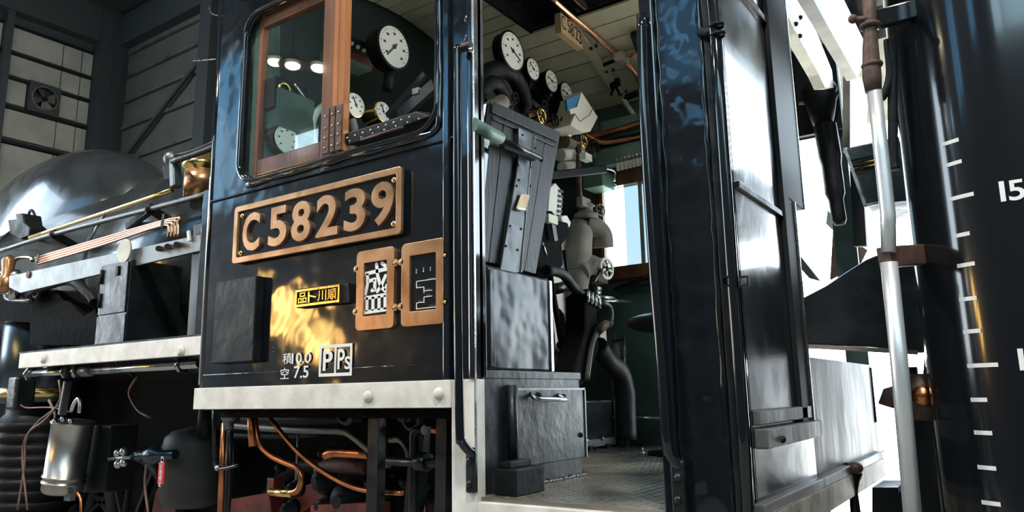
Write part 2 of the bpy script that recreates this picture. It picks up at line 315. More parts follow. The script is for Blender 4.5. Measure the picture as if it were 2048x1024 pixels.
# rolled lip round the opening, with a wavy bead added to catch blue streaks
wv = [V(x_, -.002+random.uniform(-.002, .002), 2.846+random.uniform(-.003, .003)) for x_ in [-3.22+1.2*k/13 for k in range(14)]]+[V(-1.96, -.002, 2.853), V(-1.93, -.002, 2.88)]+[V(-1.922+random.uniform(-.003, .003), -.002, 2.92+.09*k) for k in range(10)]
MB().tube(smooth(wv, 3), [.015+.003*math.sin(q_*.7)+random.uniform(-.001, .001) for q_ in range((len(wv)-1)*3+1)], 9).build('streak_bead', 'gloss', L)
ring = rrect(ox0-.018, oz0-.018, ox1+.018, oz1+.018, .12, -.004, 7); ring.append(ring[0])
MB().tube(ring, .014, 8).build('window_lip', 'gloss', L)
MB().box((XF, -.012, 2.80), (XD0-.1, 0, 2.812)).build('lap_seam', 'gloss', L, bevel=.004)
MB().box((-1.895, -.02, 1.81), (-1.86, 0, ZR)).build('edge_strip', 'gloss', L, bevel=.006)
MB().box((XF+.02, -.006, 1.812), (-1.86, 0, 1.88)).build('lower_lap', 'gloss', L, bevel=.003)
MB().box((XD0-.03, -.035, 1.813), (XD0, .05, ZR)).build('door_edge', 'gloss', L, bevel=.008)
MB().box((XD0, -.036, 1.4), (XD0+.004, -.026, ZR)).build('door_edge', 'steel', L, label='bright worn door edge angle')
# --- white apron
ap = MB().box((XF-.01, -.03, 1.705), (-1.845, .03, 1.812)).build('apron', 'white', L, bevel=.003, label='cream white edge beam below the cab side')
MB().box((-1.845, -.025, .9), (XD0+.0, .03, 1.812)).build('apron_upright', 'white', L, bevel=.003)
MB().box((XD0, -.025, 1.15), (XD1+.0, .03, 1.365)).build('door_sill', 'white', L, bevel=.003)
for px, py in ((737, 793), (878, 787)):
    c = at(px, py, y=-.03); MB().lathe((c.x, -.03, c.z), (0, -1, 0), [(0, .024), (.006, .024), (.014, .018), (.017, .006)], 16).build('bolt', 'white', L)
# --- number plate
pl = MB().box((-3.262, -.022, 2.433), (-2.112, .0, 2.722)).build('number_plate', 'glossflat', L, bevel=.004, label='black number plate with bronze border and raised C58239')
MB().prism(rrect(-3.268, 2.428, -2.106, 2.727, .02, -.022, 3), (0, -.016, 0), [rrect(-3.236, 2.458, -2.138, 2.697, .006, -.022, 2)[::-1]]).build('plate_border', 'bronze', pl, bevel=.004)
for ch, x0, x1, dz in (('C', -3.19, -3.055, 0), ('5', -2.985, -2.85, 0), ('8', -2.815, -2.68, 0), ('2', -2.64, -2.495, 0), ('3', -2.455, -2.32, 0), ('9', -2.285, -2.15, 0)):
    text('numeral', ch, 'bronze', pl, ((x0+x1)/2, -.023, 2.577), x1-x0, .196, (1, 0, 0), (0, 0, 1), .016, .028, bevel=.0025)
for x in (-3.215, -2.16):
    for z in (2.48, 2.675): MB().ball((x, -.026, z), .014, sc=(1, .6, 1)).build('screw', 'brass', pl)
# --- makers' nameplate block
nb = MB().prism([V(*at(px, py, y=-.03)) for px, py in ((592, 578), (697, 566), (699, 604), (593, 616))], (0, .05, 0)).build('small_nameplate', 'dull', L, bevel=.002)
c0, c1 = at(594, 615, y=-.03), at(683, 569, y=-.03)
MB().prism([V(c0.x, -.03, c0.z), V(c1.x, -.03, c0.z), V(c1.x, -.03, c1.z), V(c0.x, -.03, c1.z)], (0, -.012, 0),
           [[V(c0.x+.01, -.03, c0.z+.01), V(c0.x+.01, -.03, c1.z-.01), V(c1.x-.01, -.03, c1.z-.01), V(c1.x-.01, -.03, c0.z+.01)]]).build('plate_border', 'brass', nb)
n_ = 4; w_ = (c1.x-c0.x-.03)/n_
for k, ch in enumerate('品ト川順'): text('raised_character', ch, 'brass', nb, (c0.x+.015+w_*(k+.5), -.031, (c0.z+c1.z)/2), w_*.86, c1.z-c0.z-.03, (1, 0, 0), (0, 0, 1), .010, .006)
# --- two framed card holders
def holder(x0, x1, z0, z1, name):
    w = (x1-x0); h = MB().prism(rrect(x0, z0, x1, z1, .022, 0, 4), (0, -.02, 0), [rrect(x0+w*.2, z0+.06, x1-w*.19, z1-.055, .004, 0, 2)[::-1]]).build(name, 'bronze', L, bevel=.004)
    MB().box((x0+w*.15, -.008, z0+.04), (x1-w*.15, .0, z1-.035)).build('card', 'glossflat', h)
    for x in (x0-.004, x1+.004):
        for z in (z0+.085, z1-.075):
            MB().cyl((x, 0, z), (x, -.02, z), .016, 16).build('lug', 'bronze', h, bevel=.003)
            MB().ball((x, -.021, z), .008, sc=(1, .5, 1)).build('screw', 'brass', h)
    return h
A0, A1 = at(717, 664, y=0), at(795, 520, y=0); B0, B1 = at(808, 656, y=0), at(895, 502, y=0)
hz0, hz1 = 2.035, 2.385
h1 = holder(A0.x, A1.x, hz0, hz1, 'card_holder'); h2 = holder(B0.x, B1.x, hz0, hz1, 'card_holder'); h1['label'] = 'bronze card frame with one large white character'; h2['label'] = 'bronze card frame with thin white diagram lines'
cx = (A0.x+A1.x)/2
cw, ch_ = (A1.x-A0.x)*.60, .215; U_ = lambda u, v: V(cx-.001+(u-.5)*cw, -.0095, 2.107+v*ch_)
m = MB()
for st_ in (((.02, .82), (.98, .86)), ((.10, .82), (.11, .60), (.03, .41)), ((.14, .66), (.44, .68), (.44, .47), (.32, .46)), ((.50, .99), (.56, .74), (.70, .52), (.90, .42), (.96, .52)), ((.90, .72), (.74, .54), (.56, .43)), ((.74, .99), (.88, .93)),
            ((.06, .32), (.94, .34)), ((.10, .33), (.10, .05)), ((.37, .33), (.37, .05)), ((.64, .33), (.64, .05)), ((.90, .33), (.90, .05)), ((.0, .03), (1.0, .05))):
    for p, q in zip(st_, st_[1:]): m.bar(U_(*p), U_(*q), .0165, .003, up=(0, 1, 0)); m.cyl(U_(*p)+V(0, .0014, 0), U_(*p)-V(0, .0014, 0), .0082, 12).cyl(U_(*q)+V(0, .0014, 0), U_(*q)-V(0, .0014, 0), .0082, 12)
m.build('depot_character', 'mark', h1)
# white diagram lines on the second card
D = lambda px, py: at(px, py, y=-.009)
m = MB()
for p, q in (((833, 563), (875, 557)), ((833, 563), (833, 576)), ((833, 576), (848, 574)), ((848, 574), (848, 586)), ((848, 582), (864, 580)), ((848, 594), (864, 592)), ((848, 594), (848, 606)), ((833, 606), (848, 604)), ((833, 606), (833, 619)), ((833, 618), (877, 613))):
    m.bar(D(*p), D(*q), .003, .003, up=(0, 1, 0))
m.build('diagram_line', 'mark', h2)
for (px, py, s_, w) in ((862, 557, 'ABCDE', .036), (839, 571, 'CDC', .02), (856, 579, 'EBE', .024), (856, 590, 'EBE', .024), (840, 602, 'BBD', .02), (866, 610, 'BCDCB', .034),
                        (833, 540, 'E', .005), (847, 537, '7', .005), (861, 535, 'A', .005), (874, 533, '5', .005), (833, 545, 'E', .005), (847, 542, 'I', .005), (861, 540, 'F', .005), (874, 538, 'H', .005)):
    c = D(px, py); text('small_lettering', s_, 'grey' if w > .01 else 'mark', h2, (c.x, -.009, c.z), w, .008, (1, 0, 0), (0, 0, 1), .001)
# --- painted lettering low on the side sheet
def paint(s_, px, py, w, h, off=.01, mt='mark'):
    c = at(px, py, y=-.008); text('painted_lettering', s_, mt, side, (c.x, -.0065, c.z), w, h, (1, 0, 0), (0, 0, 1), .0015, off)
paint('積', 574, 717, .062, .05, 0); paint('空', 569, 747, .058, .05, 0); paint('10.0', 602, 716, .13, .05); paint('7.5', 602, 744, .10, .055)
q0, q1 = at(638, 749, y=-.006), at(705, 692, y=-.006); zt, zb, xm = 1.985, 1.845, (q0.x+q1.x)/2-.0
MB().prism([V(q0.x, -.0065, zb), V(q1.x, -.0065, zb), V(q1.x, -.0065, zt), V(q0.x, -.0065, zt)], (0, -.0015, 0),
    [[V(a, -.0065, zb+.014), V(a, -.0065, zt-.014), V(c, -.0065, zt-.014), V(c, -.0065, zb+.014)] for a, c in ((q0.x+.012, xm-.005), (xm+.005, q1.x-.012))]).build('painted_border', 'mark', side)
text('painted_lettering', 'P', 'mark', side, ((q0.x+xm)/2+.004, -.0065, (zb+zt)/2), .062, .088, (1, 0, 0), (0, 0, 1), .0015, .015)
text('painted_lettering', 'P', 'mark', side, (xm+.037, -.0065, (zb+zt)/2+.004), .044, .088, (1, 0, 0), (0, 0, 1), .0015, .015)
text('painted_lettering', 's', 'mark', side, (xm+.078, -.0065, (zb+zt)/2-.014), .036, .056, (1, 0, 0), (0, 0, 1), .0015, .004)
# --- black cover box at the lower front corner of the sheet
p0, p1 = at(430, 724, y=-.03), at(520, 552, y=-.03)
MB().box((p0.x, -.05, 1.93), (p1.x, .0, 2.345)).build('cover_box', 'dull', L, bevel=.006)
# small screw heads
for px, py in ((749, 503), (756, 507), (846, 487), (857, 491), (546, 682), (546, 696), (546, 704)):
    c = at(px, py, y=-.002); MB().ball((c.x, 0, c.z), .005, 8, 5).build('screw', 'grey', side)
# --- sliding sash
sash = MB()
def zt_(x): return oz1
fx0, fx1, fx2, fx3 = -3.235, -2.715, -2.62, -2.545
y0, y1 = .035, .075
MB().box((fx0-.06, y0+.02, oz0-.0), (fx0, y1+.02, oz1+.05)).build('sash_stile', 'green2', L, label='pale green inner post')
sm = MB().box((fx0, y0, 2.90), (fx0+.035, y1, oz1)).box((fx1, y0, 2.90), (fx2, y1, oz1+.04)).box((fx0+.035, y0, 2.90), (fx1, y1, 2.985)).box((fx0+.035, y0, 3.74), (fx1, y1, oz1+.04)).build('window_sash', 'wood', L, bevel=.004)
MB().box((fx0+.03, y0+.018, 2.98), (fx1+.005, y0+.024, 3.745)).build('pane', 'glass', sm)
s2 = MB().box((fx2+.006, y0-.02, 2.90), (fx2+.04, y1-.02, oz1+.04)).box((fx2+.043, y0-.02, 2.90), (fx3+.01, y1-.02, oz1+.04)).build('window_sash', 'woodlit', L, bevel=.004, label='varnished edge of the second sash in a lit orange tone')
for a, c in ((fx2-.05, fx2-.004), (fx2+.008, fx2+.036), (fx2+.046, fx3+.008)):
    h = MB().box((a, y0-.03, 2.90), (c, y0-.018, 3.13)).build('corner_plate', 'rust', L, bevel=.002)
    for z in (2.93, 2.98, 3.03, 3.09): MB().ball(((a+c)/2, y0-.031, z), .006, 8, 5).build('screw', 'brass', h)
# --- riveted arm-rest flap on the sill
fl = [at(px, py, y=.06) for px, py in ((682, 278), (850, 222), (866, 232), (690, 292))]
ar = MB().prism([at(680, 270, y=.03), at(832, 222, y=.03), at(862, 232, y=.03), at(692, 291, y=.03)], (.02, .16, .03)).build('arm_rest', 'dull', L, bevel=.006)
for k in range(9):
    c = at(695+k*15.5, 276-k*5.2, y=.02); MB().ball(c, .006, 8, 5).build('rivet', 'steel', ar)
for k in range(7):
    c = at(700+k*23, 282-k*7.4, y=.02); MB().ball(c, .005, 8, 5).build('rivet', 'steel', ar)
MB().tube([at(722, 280, y=.01), at(806, 254, y=.01)], .006).build('slide_bar', 'rust', ar)
MB().bar(at(800, 232, y=.25), at(870, 170, y=.25), .03, .06).build('slanting_bar', 'satin', L)
MB().bar(at(775, 232, y=.28), at(850, 148, y=.28), .02, .03).build('slanting_bar', 'dull', L)
MB().box(xyz(at(833, 183, y=.24), -.02, -.01, -.015), xyz(at(833, 183, y=.24), .02, .01, .015)).build('catch', 'galv', L)

# --- door posts, handrails
def railbar(px0, py0, py1, pxb, px_low, py_low, name='handrail', r=.017):
    a = at(px0, py0, y=-.085); c = at(pxb, py1, y=-.085); e = at(px_low, py_low, y=-.03)
    return [V(a.x, -.03, a.z+.0), V(a.x, -.07, a.z), V(a.x, -.085, a.z-.03), V((a.x+c.x)/2, -.085, (a.z+c.z)/2), V(c.x, -.085, c.z), V(c.x+.012, -.08, c.z-.04), V(e.x-.01, -.05, e.z+.03), V(e.x, -.035, e.z)]
hr = MB().tube(smooth([at(918, 98, y=-.03), at(916, 100, y=-.08), at(915, 112, y=-.09), at(915, 300, y=-.09), at(916, 600, y=-.09), at(920, 858, y=-.09), at(924, 884, y=-.085), at(938, 902, y=-.06), at(946, 908, y=-.045)], 6), .0175, 12).build('handrail', 'glossflat', L)
a, c = at(938, 905, y=-.03), at(948, 975, y=-.03)
br = MB().box((a.x-.008, -.045, c.z-.02), (a.x+.032, -.025, a.z+.02)).build('handrail_foot', 'satin', L, bevel=.008)
for py in (922, 968): q = at(942, py, y=-.045); MB().ball((a.x+.012, -.046, q.z), .013, sc=(1, .7, 1)).build('bolt', 'satin', br)
q = at(935, 98, y=-.03); tp = MB().cyl((q.x-.03, -.05, q.z), (q.x+.035, -.05, q.z), .018, 12).build('handrail_socket', 'rust', L, bevel=.004)
MB().ball(at(942, 100, y=-.05), .013).build('bolt', 'steel', tp)
for px, py in ((936, 38), (936, 76)): q = at(px, py, y=-.02); MB().ball(q, .02, sc=(1, .6, 1)).build('bolt', 'satin', L)
# right post of the doorway: sheet with raised welded edges
post = MB().box((XD1, 0, .9), (XR, .03, ZR)).build('door_post', 'glossdent', L, bevel=.004, label='glossy black post between doorway and cab rear corner')
def seam(x, w, y, name='weld_seam', mt='glossflat', z0=.9, z1=3.98, rr=.004, n=70):
    pts = [V(x+random.uniform(-1, 1)*rr*.8, y+random.uniform(-1, 1)*rr*.5, z0+(z1-z0)*k/n) for k in range(n+1)]
    return MB().tube(pts, [w*random.uniform(.6, 1.25) for _ in pts], 7).build(name, mt, L)
seam(at(1340, 500, y=0).x, .005, -.002); seam(at(1425, 500, y=-.03).x, .010, -.004)
MB().box((XD1-.0, -.03, 1.1), (XD1+.05, .0, ZR)).build('post_flange', 'gloss', L, bevel=.006)
MB().tube(smooth([at(1283, 30, y=-.05), at(1287, 200, y=-.07), at(1305, 500, y=-.07), at(1325, 750, y=-.07), at(1334, 880, y=-.07), at(1345, 915, y=-.05), at(1362, 935, y=-.035)], 6), .0175, 12).build('handrail', 'glossflat', L)
a = at(1352, 925, y=-.03)
br = MB().box((a.x-.015, -.05, 1.26), (a.x+.032, -.028, a.z+.01)).build('handrail_foot', 'satin', L, bevel=.008)
for py in (955, 1000): q = at(1356, py, y=-.05); MB().ball(q, .013, sc=(1, .7, 1)).build('bolt', 'satin', br)
# rear corner pipe with collar, angle iron and clips
XP = -.70
MB().tube([at(1421, -60, y=-.05), at(1440, 200, y=-.05), at(1462, 520, y=-.05), at(1486, 850, y=-.05), at(1500, 1100, y=-.05)], .019, 14).build('corner_pipe', 'glossflat', L)
for py, px in ((52, 1438), (70, 1440)):
    q = at(px-4, py, y=-.05); MB().torus(q, (0, 0, 1), .021, .006).build('collar', 'dull', L)
MB().cyl(at(1400, 65, y=-.02), at(1436, 62, y=-.05), .016, 10).build('pipe_clip', 'dull', L)
MB().box((XR-.055, -.01, .9), (XR-.035, .0, ZR)).build('angle_strip', 'satin', L, bevel=.003)
MB().box((XR-.02, -.03, .9), (XR, .02, ZR)).build('angle_strip', 'glossflat', L, bevel=.003)
for px, py in ((1452, 562), (1487, 562)):
    q = at(px, py, y=-.07); MB().prism([q+V(-.014, 0, -.016), q+V(.014, 0, -.016), q+V(.014, 0, .016), q+V(-.014, 0, .016)], (0, .02, 0), [[q+V(-.009, 0, -.011), q+V(-.009, 0, .011), q+V(.009, 0, .011), q+V(.009, 0, -.011)]]).build('square_clip', 'dull', L)
for py0, py1, px in ((600, 700, 1466), (780, 890, 1480)):
    MB().tube([at(px, py0, y=-.035), at(px+9, py1, y=-.035)], .006, 8).build('clip_rod', 'steel', L)
    MB().box(xyz(at(px+9, py1, y=-.035), -.012, -.01, -.02), xyz(at(px+9, py1, y=-.035), .008, .01, .02)).build('rod_bracket', 'galv', L, bevel=.002)
# ================================================================== CAB REAR WALL (faces the tender)
X0 = XR
def rp(px, py, d=0): return at(px, py, x=X0+d)
yA = rp(1600, 400).y; 
rw = MB().box((X0-.02, .03, 1.35), (X0, .80, ZR)).build('rear_wall_sheet', 'rear', L, bevel=.003)
MB().box((X0, .58, 1.60), (X0+.02, .66, ZR)).build('rear_wall_strip', 'matt', L, bevel=.003)
MB().box((X0-.03, .66, 2.50), (X0+.015, .93, ZR)).build('rear_window_frame', 'matt', L, bevel=.006)
MB().box((X0-.03, .66, 1.60), (X0+.012, .76, 2.50)).build('rear_wall_strip', 'matt', L, bevel=.004)
MB().box((X0+.012, .755, 1.6), (X0+.02, .762, 2.5)).build('worn_or_glint_edge', 'steel', L)
MB().box((X0+.012, .925, 2.5), (X0+.019, .933, ZR)).build('worn_or_glint_edge', 'steel', L)
for a, c in ((rp(1484, 372), rp(1566, 438)), (rp(1482, -12), rp(1545, 62))):
    MB().bar(V(X0+.004, .04, (a.z+c.z)/2), V(X0+.004, .58, (a.z+c.z)/2), .02, .022 if c.y > .3 else .01).build('lap_seam', 'satin', L, bevel=.004)
MB().box((X0, .04, 1.645), (X0+.02, .72, 1.69)).build('ledge', 'grey', L, bevel=.004)
MB().box((X0, .04, 1.575), (X0+.04, .78, 1.635)).build('ledge', 'grey', L, bevel=.005)
q = rp(1565, 879, .04); MB().ball(q, .012).build('bolt', 'dull', L)
gate = MB().box((X0-.03, .72, 1.40), (X0-.005, 2.25, 1.88)).build('rear_gate_plate', 'grey', L, bevel=.003, label='weathered grey half-height plate')
MB().box((X0-.02, -.02, 1.385), (X0+.03, 2.2, 1.42)).build('rear_sill', 'grey', L, bevel=.004)
MB().box((X0-.02, -.02, 1.29), (X0+.03, 2.2, 1.385)).build('rear_beam', 'stained', L, bevel=.004, label='rusty stained cream beam under the cab rear')
q = rp(1712, 935, .04); MB().lathe(q+V(-.02, 0, .02), (0, 0, -1), [(0, .03), (.05, .045), (.08, .03), (.12, .018), (.3, .026), (.42, .03)], 12).build('beam_bracket', 'dull', L)
MB().ball(q+V(0, -.02, .0), .035, sc=(1, 1, .8)).build('beam_bolt', 'rust', L)
MB().tube([rp(1741, 735), rp(1752, 845)], .006, 8).build('chain_rod', 'dull', L)

# ================================================================== TENDER
T = thing('tender', (1.5, 1.4, 0), 'glossy black tender with rounded corner, white level ticks and number 15', 'tender')
R = .31; tx = -.25; tz0, tz1 = .55, 3.35
def corner(r=R, x0=tx, yy=0., n=14): return [V(x0+r-r*math.sin(a), yy+r-r*math.cos(a), 0) for a in [math.pi/2*k/n for k in range(n+1)]]
pts = [V(6.5, 0, 0)]+corner()+[V(tx, .9, 0)]
inn = [V(tx+.02, .9, 0)]+[V(tx+R-(R-.02)*math.sin(a), R-(R-.02)*math.cos(a), 0) for a in [math.pi/2*k/14 for k in range(14, -1, -1)]]+[V(6.5, .02, 0)]
tank = MB(); full = pts+inn; tank.prism([p+V(0, 0, tz0) for p in full], (0, 0, tz1-tz0)); tk = tank.build('tender_side', 'tender', T)
for p in tk.data.polygons: p.use_smooth = abs(p.normal.z) < .5
tk.data.set_sharp_from_angle(angle=.5) if hasattr(tk.data, 'set_sharp_from_angle') else None
MB().box((tx, .9, tz0), (6.4, 2.8, 1.95)).build('tender_tank', 'dull', T)
MB().box((.2, .02, tz0), (6.4, 2.8, 2.9)).build('tender_bunker', 'dull', T)
MB().box((-.24, .05, 1.12), (6.4, 2.75, 1.3)).build('tender_frame', 'dull', T)
def onside(px, py):
    """point of the tender skin (rounded corner or flat side) at a pixel"""
    d = (FW*FPX+RT*(px-1024)+UP*(512-py)); t = 0; best = None
    p = at(px, py, y=0)
    if p.x >= tx+R: return p, V(0, -1, 0)
    cxx, cyy = tx+R, R; a = d.x**2+d.y**2; bb = 2*(d.x*(CAM.x-cxx)+d.y*(CAM.y-cyy)); c = (CAM.x-cxx)**2+(CAM.y-cyy)**2-R*R; disc = bb*bb-4*a*c
    t = (-bb-math.sqrt(max(disc, 0)))/(2*a); p = CAM+d*t; return p, V(p.x-cxx, p.y-cyy, 0).normalized()
ticks = [(1884, 1918, 290, 279), (1891, 1924, 332, 322), (1898, 1948, 399, 388), (1909, 1940, 473, 466), (1915, 1950, 533, 526), (1919, 1954, 600, 595), (1927, 1962, 665, 660),
         (1935, 1997, 731, 730), (1942, 1975, 800, 799), (1949, 1985, 866, 865), (1956, 1993, 935, 936), (1964, 2002, 1005, 1008)]
for xa, xb, ya, yb in ticks:
    z = (onside(xa, ya)[0].z+onside(xb, yb)[0].z)/2; m = MB(); P_ = []
    for k in range(7):
        px = xa+(xb-xa)*k/6; p, nn = onside(px, ya+(yb-ya)*k/6); P_.append((V(p.x, p.y, z)+nn*.0015, nn))
    h = .0055
    vs = [p+V(0, 0, s*h) for p, nn in P_ for s in (-1, 1)]; m.add(vs, [(2*i, 2*i+2, 2*i+3, 2*i+1) for i in range(6)])
    m.build('level_tick', 'mark', T)
for s_, px, py, w, h in (('1', 2005, 383, .012, .055), ('5', 2033, 380, .036, .055), ('1', 2043, 719, .012, .055), ('0', 2072, 719, .036, .055)):
    p, nn = onside(px, py); r_ = V(-nn.y, nn.x, 0); text('level_numeral', s_, 'mark', T, p+nn*.001+V(0, 0, 0), w, h, r_, (0, 0, 1), .0015, .015)
# vertical bead and ladder rail behind the corner
MB().tube([at(1797, -20, y=.42), at(1822, 250, y=.42), at(1846, 420, y=.42), at(1861, 515, y=.42)], .006, 8).build('edge_bead', 'steel', T)
MB().tube([at(1846, 530, y=.42), at(1856, 620, y=.42), at(1866, 770, y=.42)], .012, 8).build('edge_bead', 'galv', T)
MB().tube([at(1870, 860, y=.42), at(1880, 930, y=.42), at(1892, 1040, y=.42)], .012, 8).build('edge_bead', 'galv', T)
MB().prism([at(px, py, y=.43) for px, py in ((1790, -30), (1850, -30), (1905, 1060), (1828, 1060), (1822, 800), (1845, 760), (1850, 705), (1838, 520), (1812, 300), (1792, 60))], (0, .03, 0)).build('front_stanchion', 'tender', T)
# standpipe, paled to stand in for glare, and its clamps
sp = MB().tube([at(1748, 180, y=-.02), at(1762, 300, y=-.02), at(1776, 430, y=-.02), at(1777, 505, y=-.02)], .020, 16).tube([at(1778, 525, y=-.02), at(1800, 740, y=-.02), at(1828, 1060, y=-.02)], .0225, 16).build('standpipe', 'palepipe', T, label='vertical steel pipe in a pale glare tone')
MB().tube([at(1737, -30, y=-.02), at(1739, 30, y=-.02), at(1741, 60, y=-.02), at(1741, 95, y=-.02), at(1744, 155, y=-.02), at(1747, 183, y=-.02)], [.019, .019, .018, .022, .026, .022], 14).build('pipe_union', 'rust', T)
MB().torus(at(1744, 130, y=-.02), (0, 0, 1), .022, .008).torus(at(1740, 52, y=-.02), (0, 0, 1), .022, .008).build('pipe_ring', 'rust', T)
MB().bar(at(1735, 45, y=-.02), at(1835, 18, y=.1), .03, .055).build('clamp_arm', 'glossflat', T, bevel=.004)
MB().tube([at(1706, 38, y=-.03), at(1738, 38, y=-.03)], .009, 8).ball(at(1706, 38, y=-.03), .014).build('clamp_screw', 'rust', T)
MB().bar(at(1768, 515, y=-.02), at(1872, 508, y=.25), .04, .06).build('clamp_arm', 'rust', T, bevel=.004)
MB().tube(smooth([at(1775, 80, y=.1), at(1780, 150, y=.1), at(1765, 195, y=.1), at(1755, 190, y=.1)]), .012, 8).tube(smooth([at(1785, 80, y=.1), at(1786, 300, y=.12), at(1790, 340, y=.12)]), .014, 8).build('hose', 'dull', T)
# hopper-shaped bucket hung between engine and tender
hp = MB(); c0 = at(1757, 290, y=1.0); c1 = at(1768, 408, y=1.0)
t1 = thing('coal_hopper', (c1.x, 1.0, c1.z), 'black tapering hopper with banded sides hanging in the gap by the tender', 'hopper')
poly = [at(1688, 297, y=.9), at(1818, 268, y=.9), at(1822, 400, y=.9), at(1730, 410, y=.9)]
MB().prism(poly, (0, .45, 0)).build('body', 'satin', t1, bevel=.006)
MB().bar(at(1690, 297, y=.89), at(1731, 412, y=.89), .012, .02, up=(0, 1, 0)).build('worn_or_glint_edge', 'steel', t1)
MB().bar(at(1728, 412, y=.89), at(1762, 405, y=.89), .012, .012, up=(0, 1, 0)).build('worn_or_glint_edge', 'steel', t1)
for dy in (0, 9, 18): MB().tube([at(1700, 322+dy, y=.885), at(1790, 302+dy, y=.885)], .004, 6).build('band', 'brass' if dy else 'dull', t1)
# dished fall plate / bellows shape
poly = [at(px, py, y=1.3) for px, py in ((1560, 612), (1604, 596), (1650, 572), (1690, 545), (1730, 520), (1770, 503), (1850, 500), (1905, 505), (1905, 700), (1838, 706), (1740, 694), (1607, 689), (1560, 690))]
MB().prism(poly, (0, .5, 0)).build('fall_plate', 'satin', T, bevel=.01, label='dark dished plate with a humped top')
MB().bar(at(1606, 692, y=1.28), at(1835, 705, y=1.28), .02, .018).build('fall_plate_edge', 'wrap', T)
MB().tube([at(1800, 786, y=.3), at(1780, 790, y=.3), at(1774, 812, y=.3)], .026, 12).build('pipe_elbow', 'rust', T)
MB().ball(at(1846, 791, y=.3), .035).build('pipe_cap', 'copper', T)
MB().lathe(at(1845, 800, y=.34)-V(0, 0, .06), (0, 0, 1), [(0, .05), (.1, .06), (.14, .03)], 16).build('drain_valve', 'rust', T)
MB().tube([at(1785, 700, y=1.6), at(1790, 775, y=1.6)], .012, 8).build('hanger_rod', 'dull', T)
MB().tube([at(1835, 745, y=.6), at(1815, 745, y=.6)], .02, 10).build('stub_pipe', 'dull', T)
MB().prism([at(px, py, y=1.2) for px, py in ((1744, 975), (1795, 975), (1798, 985), (1850, 940), (1850, 1060), (1744, 1060))], (0, .3, 0)).build('axle_guard', 'dull', T)
# ---- structure seen through the gap: far roof beams, pillars
def farpoly(name, pts, x, th, m, parent): return MB().prism([at(px, py, x=x) for px, py in pts], (-th, 0, 0)).build(name, m, parent)
bz = lambda px, py, x: at(px, py, x=x)
MB().prism([V(-.5, *p) for p in ((-.05, 3.20), (1.41, 3.214), (1.90, 3.56), (-.05, 3.54))], (-.05, 0, 0)).build('canopy_beam', 'cream', L, bevel=.004, label='cream cross beam of the rear canopy')
MB().prism([at(px, py, x=-.75) for px, py in ((1560, 0), (1592, 66), (1638, 148), (1650, 175), (1668, 175), (1664, 140), (1606, -5), (1580, -60))], (-.06, 0, 0)).build('roof_arch_beam', 'cream', L, bevel=.004, label='cream arched roof beam')
MB().prism([at(px, py, x=-.66) for px, py in ((1700, 150), (1740, 158), (1728, 330), (1700, 300))], (-.04, 0, 0)).build('canopy_post', 'grey', L)
MB().prism([V(-.71, y_, arcz(y_)+.0) for y_ in [2.8*k/14 for k in range(15)]]+[V(-.71, y_, arcz(y_)+.05) for y_ in [2.8*k/14 for k in range(14, -1, -1)]], (.28, 0, 0)).build('canopy_roof', 'glossflat', L)
for k, (py_, px_) in enumerate(((35, 1601), (48, 1592), (72, 1600))): MB().ball(at(px_, py_, x=-.745), .012, 8, 5).build('rivet', 'dull', L)
for x, za, zb, ya, yb, m in ((.8, 6.1, 6.9, 5.2, 9.4, 'cream'), (-2.3, 6.1, 6.9, 5.2, 9.4, 'cream')):
    w = MB().box((x-.12, ya, za), (x, min(yb, 6.9), zb)).build('beam', m, cl)
for px, py, y, w, m, ztop in ((1870, 300, 6.7, .3, 'sheddark', 7),):
    q = at(px, py, y=y); MB().box((q.x-w/2, y, 0.02), (q.x+w/2, y+.3, ztop)).build('pillar', m, cl)
q = at(1800, 235, y=6.8); MB().box((q.x-.8, 6.8, q.z+.0), (q.x+.4, 6.9, 7)).build('lintel', 'cream', cl)
# cowl and dark hose hanging in the gap
t = thing('hanging_cowl', at(1640, 230, y=2.6), 'black ribbed cowl with a hanging hose seen behind the cab', 'cowl')
q = at(1637, 165, y=2.6); q2 = at(1642, 235, y=2.6); q3 = at(1648, 262, y=2.6)
MB().lathe(q, q3-q, [(0, .08), (.03, .1), (.06, .11), (.09, .10), (.11, .11), (.14, .095), (.17, .09), ((q3-q).length, .05)], 18).build('hood', 'dull', t)
MB().tube(smooth([at(1650, 250, y=2.6), at(1663, 330, y=2.6), at(1672, 400, y=2.6), at(1680, 450, y=2.6)]), [.07]*5+[.06]*5+[.045]*5+[.03], 10).build('hose', 'dull', t)
MB().tube([at(1598, 207, y=2.6), at(1632, 203, y=2.6)], .012, 8).tube([at(1644, 205, y=2.6), at(1664, 203, y=2.6)], .012, 8).build('arm', 'wrap', t)
# sloping brace outside
MB().prism([at(px, py, y=3.2) for px, py in ((1655, 420), (1707, 478), (1712, 503), (1652, 448))], (0, .06, 0)).build('diagonal_strut', 'cream', cl)
MB().prism([at(px, py, y=3.4) for px, py in ((1666, 455), (1735, 500), (1720, 530), (1660, 560))], (0, .3, 0)).build('rusty_fitting', 'rust', cl)
MB().prism([at(px, py, y=3.0) for px, py in ((1593, 503), (1640, 562), (1618, 556), (1592, 527))], (0, .05, 0)).build('curved_stay', 'grey', cl)

